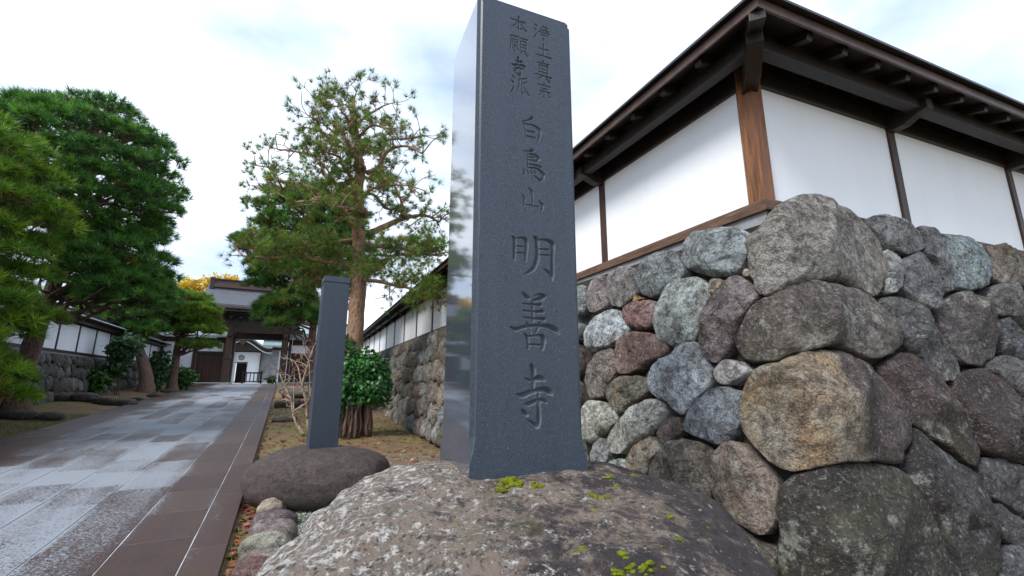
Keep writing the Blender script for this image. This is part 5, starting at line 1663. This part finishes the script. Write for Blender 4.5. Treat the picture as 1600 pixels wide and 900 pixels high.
# open, twisted pine in the right-hand garden
def open_pine():
    g = np.random.default_rng(17)
    base = gray(556, 677)
    Y0 = base[1] + 0.1
    t = thing('pine_tree', 'tall open pine with bare twisted reddish branches rising behind the slim post', 'tree', base)
    Zp = lambda pts: T(3.0, 350, 100, pts)
    Z5 = lambda pts: T(3.0, 360, 380, pts)
    tr = [(554, 690), (553, 640), (553, 560), (557, 490), (561, 420), (560, 347), (559, 300), (563, 267), (560, 243), (558, 217), (553, 183), (552, 150)]
    tp = smooth_path(PXA(Y0, tr), 5)
    hgt = np.linspace(0, 1, len(tp))
    tw = Wood(); tw.tube(tp, 0.205 * (1 - hgt) ** 0.8 + 0.035, 14, 0.06)
    tw.build('trunk', M['bark_red'], t)
    limbs = [(Zp([(605,430),(560,395),(500,370),(470,325),(400,300),(350,295)]), 0.6, 0.060),
        (Zp([(620,400),(660,400),(740,400),(770,355),(850,350),(940,335)]), 0.5, 0.060),
        (Zp([(670,510),(720,490),(750,430),(790,395),(860,385),(930,420)]), -0.5, 0.075),
        (Zp([(600,540),(560,480),(545,440),(500,420),(440,400)]), -0.9, 0.050),
        (Zp([(660,720),(660,690),(600,685),(540,650),(480,620),(400,640),(310,650)]), -1.0, 0.080),
        (Zp([(600,690),(640,640),(690,590),(760,570),(860,570),(930,590)]), -1.2, 0.045),
        (Zp([(690,790),(800,740),(860,720),(940,710),(1010,740)]), 0.4, 0.085),
        (Zp([(850,720),(830,640),(800,570),(760,500)]), 0.3, 0.050),
        (Zp([(600,560),(520,560),(470,520),(460,470),(410,430),(330,410),(250,400)]), 0.5, 0.060),
        (Zp([(600,620),(450,590),(330,560),(250,540),(220,490),(150,475)]), 0.9, 0.060),
        (Zp([(250,540),(270,590),(200,600),(150,570)]), 0.9, 0.030),
        (Zp([(610,250),(570,190),(520,200),(450,170),(410,150)]), -0.3, 0.040),
        (Zp([(615,300),(660,250),(740,200),(800,180)]), 0.3, 0.040),
        (Zp([(605,180),(560,140),(520,120)]), 0.2, 0.025),
        (Zp([(605,170),(620,130),(600,100)]), -0.2, 0.022),
        (Zp([(625,350),(690,290),(760,300),(830,300)]), -0.6, 0.045),
        (Zp([(625,340),(560,300),(520,320),(450,270),(390,240)]), -0.6, 0.040),
        (Z5([(600,110),(640,115),(700,120),(760,60),(900,50),(985,60)]), -0.6, 0.075),
        (Z5([(590,110),(520,95),(420,80),(320,60),(180,70),(60,60)]), -0.3, 0.075),
        (Z5([(610,170),(700,180),(780,200),(860,215),(950,250),(985,300)]), -0.9, 0.055),
        (Z5([(590,200),(560,180),(470,190),(400,170)]), 0.8, 0.05),
        (Z5([(560,310),(545,290),(500,200),(420,170),(300,170)]), 0.6, 0.05),
        (Zp([(640,820),(560,830),(440,850),(300,870),(200,850)]), -0.4, 0.06),
        (Zp([(650,840),(760,860),(880,860),(990,870)]), -0.8, 0.06)]
    # limbs pointing towards and away from the viewer so the crown has depth
    br = Wood()
    P, D, C = [], [], []
    def grow(path, rad, dens):
        sp = smooth_path(path, 5)
        br.tube(sp, np.linspace(rad, rad * 0.28, len(sp)), 6, 0.07)
        n = len(sp)
        for i in range(int(n * 0.30), n):
            for _ in range(dens):
                if g.random() > 0.56: continue
                d = unit(g.standard_normal(3) * np.array([1, 1, 0.55]) + np.array([0, 0, 0.45]))
                ln = g.uniform(0.22, 0.62) * (0.7 + 0.5 * i / n)
                a = sp[i]
                b = a + d * ln * 0.55 + g.standard_normal(3) * 0.08
                e = b + unit(d + np.array([0, 0, 0.35]) + g.standard_normal(3) * 0.5) * ln * 0.55
                br.tube(smooth_path([a, b, e], 3), np.linspace(rad * 0.26, 0.008, 7), 4)
                for pt, dd in ((e, e - b), (b + (e - b) * 0.55, d + g.standard_normal(3) * 0.5)):
                    if g.random() < 0.80:
                        P.append(pt); D.append(unit(dd) + np.array([0, 0, 0.25]))
                if g.random() < 0.6:
                    f_ = b + unit(g.standard_normal(3) + d) * 0.25
                    br.tube(np.array([b, (b + f_) / 2 + g.standard_normal(3) * 0.03, f_]), [0.011, 0.009, 0.006], 4)
                    P.append(f_); D.append(f_ - b)
    for pts, dy, rad in limbs:
        m = len(pts)
        pth = [px(u, v, Y0 + dy * (i / (m - 1)) * 1.2) for i, (u, v) in enumerate(pts)]
        low = np.mean([v for _, v in pts]) > 330
        grow(pth, rad, 3 if low else 2)
    for k in range(9):
        i0 = int(len(tp) * g.uniform(0.42, 0.92))
        a = g.uniform(-0.6, 0.6) + (math.pi / 2 if k % 2 else -math.pi / 2)
        ln = (1.9 - 1.2 * i0 / len(tp)) * g.uniform(0.8, 1.2)
        e = tp[i0] + np.array([math.cos(a) * ln, math.sin(a) * ln, g.uniform(0.0, 0.5)])
        grow(wiggle(tp[i0], e, 5, 0.08, g), 0.05, 2)
    br.build('branches', M['bark_red'], t)
    P = np.array(P); D = np.array(D)
    lowm = P[:, 2] < px(555, 370, Y0)[2]
    rep = np.where(lowm, 4, 2)
    idx = np.repeat(np.arange(len(P)), rep)
    P2 = P[idx] + g.standard_normal((len(idx), 3)) * np.where(lowm[idx], 0.12, 0.045)[:, None]
    gr = np.array([(0.125, 0.205, 0.032), (0.175, 0.245, 0.040), (0.085, 0.170, 0.042)])
    v, f, c = tufts(P2, D[idx], 0.19, 30, 0.72, 0.0105, pick(g, len(idx), 0.16, gr), g)
    mk('crown', v, f, M['needle'], t, False, c)
    print('open pine tufts', len(idx))
open_pine()

# ------------------------------------------------------------------ broadleaf plants
def leaves(P, size, cols, g, normal_bias=None, curl=0.15, aspect=0.55):
    P = np.asarray(P, float); N = len(P)
    a = unit(g.standard_normal((N, 3)) + (np.array([0, 0, 0.25]) if normal_bias is None else normal_bias))
    nrm = unit(g.standard_normal((N, 3)) * 0.7 + np.array([0, -0.25, 0.8]) + (0 if normal_bias is None else normal_bias))
    b = unit(np.cross(nrm, a))
    a = unit(np.cross(b, nrm))
    s = size * g.uniform(0.7, 1.25, (N, 1))
    nn = np.cross(a, b)
    mid = P + a * s * 0.5 - nn * s * curl * 0.0
    v = np.stack([P, P + a * s * 0.35 + b * s * aspect * 0.5 + nn * s * curl, P + a * s * 0.75 + b * s * aspect * 0.38 + nn * s * curl * 0.8, P + a * s, P + a * s * 0.75 - b * s * aspect * 0.38 + nn * s * curl * 0.8, P + a * s * 0.35 - b * s * aspect * 0.5 + nn * s * curl], 1).reshape(-1, 3)
    i = np.arange(N)[:, None] * 6
    f = np.concatenate([i + np.array([[0, 1, 5]]), i + np.array([[1, 2, 5]]), i + np.array([[2, 4, 5]]), i + np.array([[2, 3, 4]])], 0)
    c = np.repeat(np.asarray(cols) * g.uniform(0.75, 1.3, (N, 1)), 6, 0)
    return v, f, c
def shell_points(c, rad, n, g, inner=0.55):
    d = unit(g.standard_normal((n, 3)))
    r = g.uniform(inner, 1.0, (n, 1)) ** 0.6
    lump = 1 + 0.42 * fbm(d * 2.3 + g.uniform(0, 50), 3, 4)[:, None]
    return np.array(c) + d * r * np.array(rad) * lump, d
def shrub(name, label, cat, base, stems, blobs, size, cols, seed, gloss='leaf_gloss', bark='bark', sr=0.02, group=None):
    g = np.random.default_rng(seed)
    t = thing(name, label, cat, base, group)
    wd_ = Wood()
    for pth in stems:
        sp = smooth_path(pth, 4)
        wd_.tube(sp, np.linspace(sr, sr * 0.4, len(sp)), 6)
    for c, rad, n in blobs:
        for _ in range(10):
            d = unit(g.standard_normal(3)) * np.array(rad) * 0.8
            wd_.tube(wiggle(np.array(stems[0][-1]), np.array(c) + d, 5, 0.06, g), np.linspace(sr * 0.4, sr * 0.12, 5), 4)
    wd_.build('stem', M[bark], t)
    Ps, Ds = zip(*[shell_points(c, rad, n, g) for c, rad, n in blobs])
    P = np.vstack(Ps); Dn = np.vstack(Ds)
    v, f, c = leaves(P, size, np.array(cols)[g.integers(len(cols), size=len(P))], g, Dn * 0.6)
    mk('foliage', v, f, M[gloss], t, False, c)
    return t
# camellia with a bundle of straw-like stems in front of the pine trunk
gc = gray(552, 679); Yc_ = gc[1] - 0.1
camellia = shrub('camellia_bush', 'glossy dark green evergreen bush on a bundle of stems behind the slim post', 'bush', gc,
      [[gc, px(556, 620, Yc_), px(560, 590, Yc_)]],
      [(px(556, 595, Yc_), (0.52, 0.50, 0.60), 1500), (px(590, 600, Yc_ + 0.1), (0.32, 0.4, 0.50), 620), (px(530, 625, Yc_), (0.34, 0.4, 0.42), 620), (px(542, 552, Yc_ + 0.1), (0.16, 0.2, 0.35), 230), (px(572, 570, Yc_), (0.4, 0.4, 0.35), 500)],
      0.12, [(0.028, 0.120, 0.026), (0.042, 0.160, 0.034), (0.065, 0.20, 0.040), (0.022, 0.088, 0.024)], 41, sr=0.05)
gst = np.random.default_rng(5)
wd_ = Wood()
for k in range(34):
    a = gst.uniform(0, 6.28); r1 = 0.42 * math.sqrt(gst.uniform(0.3, 1)); r2 = r1 * 0.85
    p0 = gc + np.array([r1 * math.cos(a), r1 * 0.8 * math.sin(a), -0.05]); p1 = gc + np.array([r2 * math.cos(a + 0.1), r2 * 0.8 * math.sin(a + 0.1), gst.uniform(0.75, 1.15)])
    wd_.tube(wiggle(p0, p1, 5, 0.02, gst), gst.uniform(0.018, 0.05), 6)
wd_.build('stem_bundle', M['bark'], camellia)

# bare shrub with red buds
def bare_shrub():
    g = np.random.default_rng(23)
    base = gray(474, 679)
    Y = base[1]
    t = thing('bare_shrub', 'bare pale branched shrub dotted with small red buds beside the path', 'shrub', base)
    Z8 = lambda pts: T(5.295, 420, 530, pts)
    br = Wood(); tips = []
    stems = [([(295,785),(240,720),(210,640),(190,540),(160,450),(125,380),(90,280)], 0.040), ([(205,600),(260,560),(320,520),(345,430)], 0.026), ([(205,590),(205,480),(210,350),(212,240)], 0.018),
             ([(320,660),(310,520),(280,400),(290,320),(320,220),(350,120),(372,60)], 0.034), ([(280,400),(260,320),(240,230),(190,170),(120,160)], 0.022), ([(290,320),(340,280),(365,270)], 0.018),
             ([(345,480),(340,380),(338,240),(330,80)], 0.020), ([(190,490),(140,460),(100,430)], 0.016), ([(170,510),(120,500),(70,520)], 0.013), ([(130,390),(180,320),(140,290),(110,300)], 0.014),
             ([(320,230),(280,200),(250,190),(180,170)], 0.013), ([(330,180),(300,130),(260,120),(180,110)], 0.011), ([(340,150),(310,90),(280,30)], 0.010), ([(160,400),(220,400),(240,370)], 0.013)]
    for i, (pts, r) in enumerate(stems):
        dy = g.uniform(-0.35, 0.35)
        pth = [px(u, v, Y + dy * (k / (len(pts) - 1))) for k, (u, v) in enumerate(Z8(pts))]
        if i == 3: pth[0] = np.array([pth[0][0], pth[0][1], ground_z(pth[0][0], pth[0][1]) - 0.03]) if False else pth[0]
        sp = smooth_path(pth, 4)
        br.tube(sp, np.linspace(r, r * 0.4, len(sp)), 6, 0.08)
        for k in range(len(sp) // 3, len(sp)):
            if g.random() < 0.75:
                d = unit(g.standard_normal(3) + np.array([0, 0, 0.7]))
                e = sp[k] + d * g.uniform(0.12, 0.42)
                br.tube(wiggle(sp[k], e, 4, 0.08, g), np.linspace(r * 0.32, 0.004, 4), 4)
                tips.append(e)
    # second stem reaches the soil
    p3 = px(*Z8([(320, 660)])[0], Y)
    foot = gpt(p3[0] + 0.05, p3[1] + 0.1, -0.08)
    br.tube(smooth_path([foot, p3], 3), 0.034, 6)
    br.build('branches', M['bark_pale'], t)
    for k in g.choice(len(tips), 26, replace=False):
        v, f = boulder_arr((0, 0, 0), (0.018, 0.018, 0.023), 2.0, 7, 5, 0.0, 1, 1, 0.0)
        mk('bud', v + tips[k], f, M['bud'], t, True)
bare_shrub()

# shrubs of the planting bed on the far side
LG = [(0.05, 0.13, 0.022), (0.075, 0.17, 0.028), (0.035, 0.09, 0.02)]
def bed_shrub(u, v, name, label, blobs, size, cols, seed, stems=1, gloss='leaf', sr=0.025, cat='shrub'):
    b = gray(u, v); Y = b[1]
    st = []
    for k in range(stems):
        du = (k - (stems - 1) / 2) * 5
        top = blobs[k % len(blobs)]
        st.append([b + np.array([du * 0.02, 0, -0.05]), px(u + du * 0.6, (v + top[1]) / 2, Y), px(top[0], top[1], Y)])
    return shrub(name, label, cat, b, st, [(px(uu, vv, Y), (ru * Y / FPX, ru * Y / FPX, rv * Y / FPX), n) for uu, vv, ru, rv, n in blobs], size, cols, seed, gloss, 'bark', sr)
bed_shrub(147, 621, 'round_shrub', 'small bright green leafy shrub on a thin stem before the mossy stones', [(153, 593, 17, 16, 420), (148, 600, 14, 9, 200)], 0.20, LG, 51)
bed_shrub(183, 620, 'heavenly_bamboo', 'slender dark green leafy shrub with upright stems beside the leaning pine', [(190, 548, 20, 14, 380), (200, 535, 16, 10, 220), (185, 572, 14, 14, 220)], 0.22, [(0.035, 0.095, 0.03), (0.05, 0.12, 0.035), (0.03, 0.07, 0.025)], 52, 3)
hs = bed_shrub(246, 612, 'dark_shrub', 'dark leafy shrub between the leaning pine and the small pruned pine', [(243, 580, 13, 20, 420), (252, 560, 9, 12, 160), (240, 600, 10, 8, 160)], 0.24, [(0.03, 0.085, 0.028), (0.04, 0.10, 0.03), (0.03, 0.07, 0.025)], 53)
bed_shrub(286, 608, 'round_shrub', 'low round green shrub beside the gate wing wall', [(286, 588, 14, 11, 500), (286, 597, 13, 8, 240)], 0.22, LG, 54)
for i, (u, v) in enumerate(((441, 600), (424, 598))):
    bed_shrub(u, v, 'low_shrub', 'small clipped yellowish shrub at the foot of the hall seen through the gate', [(u, v - 4, 5, 4, 90)], 0.3, [(0.12, 0.14, 0.02), (0.08, 0.12, 0.02)], 57 + i) if i == 1 else None

# yellow ginkgo trees behind the gate
def ginkgo(label, u, v, Y, blobs, seed):
    base = gpt(px(u, v, Y)[0], Y)
    g = np.random.default_rng(seed)
    t = thing('ginkgo_tree', label, 'tree', base, 'yellow trees behind the gate')
    top = px(u, v - 130, Y)
    wd_ = Wood(); sp = smooth_path([base, (base + top) / 2 + np.array([0.2, 0, 0]), top], 6); wd_.tube(sp, np.linspace(0.35, 0.08, len(sp)), 8)
    wd_.build('trunk', M['bark'], t)
    bw = Wood(); Ps = []
    for uu, vv, ru, rv, n in blobs:
        c = px(uu, vv, Y); rad = (ru * Y / FPX, ru * Y / FPX, rv * Y / FPX)
        P, d = shell_points(c, rad, n, g, 0.2)
        Ps.append(P)
        for k in range(22):
            e = P[g.integers(n)] + unit(g.standard_normal(3) + np.array([0, 0, 1.2])) * 0.4
            bw.tube(wiggle(sp[len(sp) * 2 // 3], e, 5, 0.05, g), np.linspace(0.07, 0.015, 5), 4)
    bw.build('branches', M['bark'], t)
    P = np.vstack(Ps)
    v_, f_, c_ = leaves(P, 0.42, np.array([(0.62, 0.40, 0.02), (0.72, 0.50, 0.03), (0.50, 0.33, 0.02)])[g.integers(3, size=len(P))], g)
    mk('crown', v_, f_, M['leaf'], t, False, c_)
ginkgo('yellow autumn tree rising behind the small pruned pine', 285, 590, 52, [(285, 458, 28, 22, 1100), (302, 448, 22, 13, 450), (268, 468, 18, 22, 500)], 61)
ginkgo('yellow autumn tree peeking over the gate ridge', 352, 590, 56, [(348, 446, 26, 18, 1000), (336, 446, 12, 11, 300), (363, 442, 11, 9, 260)], 62)

# ------------------------------------------------------------------ gravel, leaf litter, grass
def scatter(name, n, sampler, shape, cols, mat, seed, label, cat, sz):
    g = np.random.default_rng(seed)
    vs, fs_, cs = [], [], []
    off = 0
    for _ in range(n):
        r_ = sampler(g)
        if r_ is None: continue
        x, y = r_
        z = ground_z(x, y)
        s = sz * g.uniform(0.6, 1.35)
        a = g.uniform(0, 6.28); ca, sa = math.cos(a), math.sin(a)
        tilt = g.standard_normal(3) * 0.35
        loc = shape * s
        P = np.stack([loc[:, 0] * ca - loc[:, 1] * sa, loc[:, 0] * sa + loc[:, 1] * ca, loc[:, 2] + loc[:, 0] * tilt[0] * 0.6 + loc[:, 1] * tilt[1] * 0.6], -1)
        P = P + np.array([x, y, z + s * 0.16])
        vs.append(P); cs.append(np.tile(np.array(cols[g.integers(len(cols))]) * g.uniform(0.7, 1.3), (len(P), 1)))
    return np.array(vs), np.vstack(cs)
octa = np.array([(1, 0, 0), (0, 1, 0), (-1, 0, 0), (0, -1, 0), (0, 0, 0.6), (0, 0, -0.6)]) * 0.5
octf = np.array([(0, 1, 4), (1, 2, 4), (2, 3, 4), (3, 0, 4), (1, 0, 5), (2, 1, 5), (3, 2, 5), (0, 3, 5)])
leafs = np.array([(0, 0, 0.02), (0.5, 0.12, 0.16), (0.22, 0.30, 0.05), (0.15, 0.62, 0.2), (-0.12, 0.28, 0.03), (-0.5, 0.25, 0.14), (-0.25, -0.05, 0.04), (-0.30, -0.42, 0.18), (0.0, -0.18, 0.02), (0.28, -0.40, 0.12)])
leaff = np.array([(0, 1, 2), (0, 2, 3), (0, 3, 4), (0, 4, 5), (0, 5, 6), (0, 6, 7), (0, 7, 8), (0, 8, 9), (0, 9, 1)])
def emit(name, vs, cs, fac, mat, label, cat, parent=None):
    n, k = vs.shape[0], vs.shape[1]
    f = (np.arange(n)[:, None, None] * k + fac[None]).reshape(-1, fac.shape[1])
    o = mk(name, vs.reshape(-1, 3), f, mat, None, False, cs)
    return tag(o, label, cat, kind='stuff')
def nq_sampler(n0, n1, q0, q1, pw=1.0):
    def f(g):
        n = n0 + (n1 - n0) * g.random() ** pw; q = g.uniform(q0, q1)
        p = NP * n + DP * q
        return p[0], p[1]
    return f
vs, cs = scatter('gravel', 4200, nq_sampler(0.25, 1.7, 4.2, 6.4), octa, [(0.20, 0.29, 0.27), (0.28, 0.36, 0.33), (0.13, 0.20, 0.19), (0.36, 0.40, 0.37)], None, 71, '', '', 0.026)
emit('gravel', vs, cs, octf, M['gravel'], 'fine blue green gravel between the boulders', 'gravel')
vs, cs = scatter('gravel', 2600, nq_sampler(1.4, 3.6, 6.0, 9.0), octa, [(0.30, 0.33, 0.28), (0.38, 0.39, 0.35), (0.2, 0.23, 0.18)], None, 72, '', '', 0.020)
emit('gravel', vs, cs, octf, M['gravel'], 'sparse pale gravel over moss in the garden behind the pillar', 'gravel')
RL = [(0.20, 0.025, 0.028), (0.26, 0.045, 0.03), (0.28, 0.13, 0.04), (0.17, 0.08, 0.04), (0.20, 0.035, 0.06), (0.12, 0.055, 0.03)]
vs, cs = scatter('leaves', 620, nq_sampler(-0.27, 0.10, 3.4, 7.5), leafs, RL, None, 73, '', '', 0.060)
emit('fallen_leaves', vs, cs, leaff, M['litter'], 'red and brown fallen maple leaves heaped along the path edge', 'leaves')
vs, cs = scatter('leaves', 520, nq_sampler(-0.26, 0.6, 7.0, 24.0, 1.6), leafs, RL[2:], None, 74, '', '', 0.07)
emit('fallen_leaves', vs, cs, leaff, M['litter'], 'scattered brown leaves on the bare earth by the path', 'leaves')
vs, cs = scatter('leaves', 900, nq_sampler(0.4, 3.4, 7.5, 20.0), leafs, [(0.30, 0.14, 0.07), (0.24, 0.11, 0.055), (0.36, 0.19, 0.10), (0.30, 0.06, 0.05)], None, 75, '', '', 0.075)
emit('fallen_leaves', vs, cs, leaff, M['litter'], 'dry brown leaves strewn along the foot of the boulder wall', 'leaves')
blade = np.array([(-0.05, 0, 0), (0.05, 0, 0), (0.03, 0.06, 0.7), (0.1, 0.25, 1.2)])
bladef = np.array([(0, 1, 2), (0, 2, 3)])
GRS = [(0.12, 0.20, 0.03), (0.18, 0.26, 0.05), (0.08, 0.15, 0.03)]
def patchy(n0, n1, q0, q1, sd):
    base_ = nq_sampler(n0, n1, q0, q1)
    def f(g):
        for _ in range(6):
            x, y = base_(g)
            if vnoise(np.array([x * 0.9, y * 0.9, sd]), 5) > 0.05: return x, y
        return None
    return f
vs, cs = scatter('grass', 5200, patchy(0.9, 3.4, 6.6, 12.5, 1.0), blade, GRS, None, 76, '', '', 0.030)
emit('grass', vs, cs, bladef, M['leaf'], 'short yellow green moss and grass in the garden behind the pillar', 'grass')
vs, cs = scatter('grass', 260, nq_sampler(-0.26, 0.0, 3.5, 5.5), blade, [(0.16, 0.33, 0.05), (0.22, 0.36, 0.06)], None, 77, '', '', 0.055)
emit('grass', vs, cs, bladef, M['leaf'], 'few bright green weeds among the fallen leaves at the path edge', 'grass')
vs, cs = scatter('grass', 4200, patchy(-5.9, -5.0, 12.0, 24.0, 3.0), blade, [(0.07, 0.11, 0.02), (0.10, 0.13, 0.03)], None, 78, '', '', 0.045)
emit('grass', vs, cs, bladef, M['leaf'], 'thin dark moss strip between the path and the planting bed', 'grass')
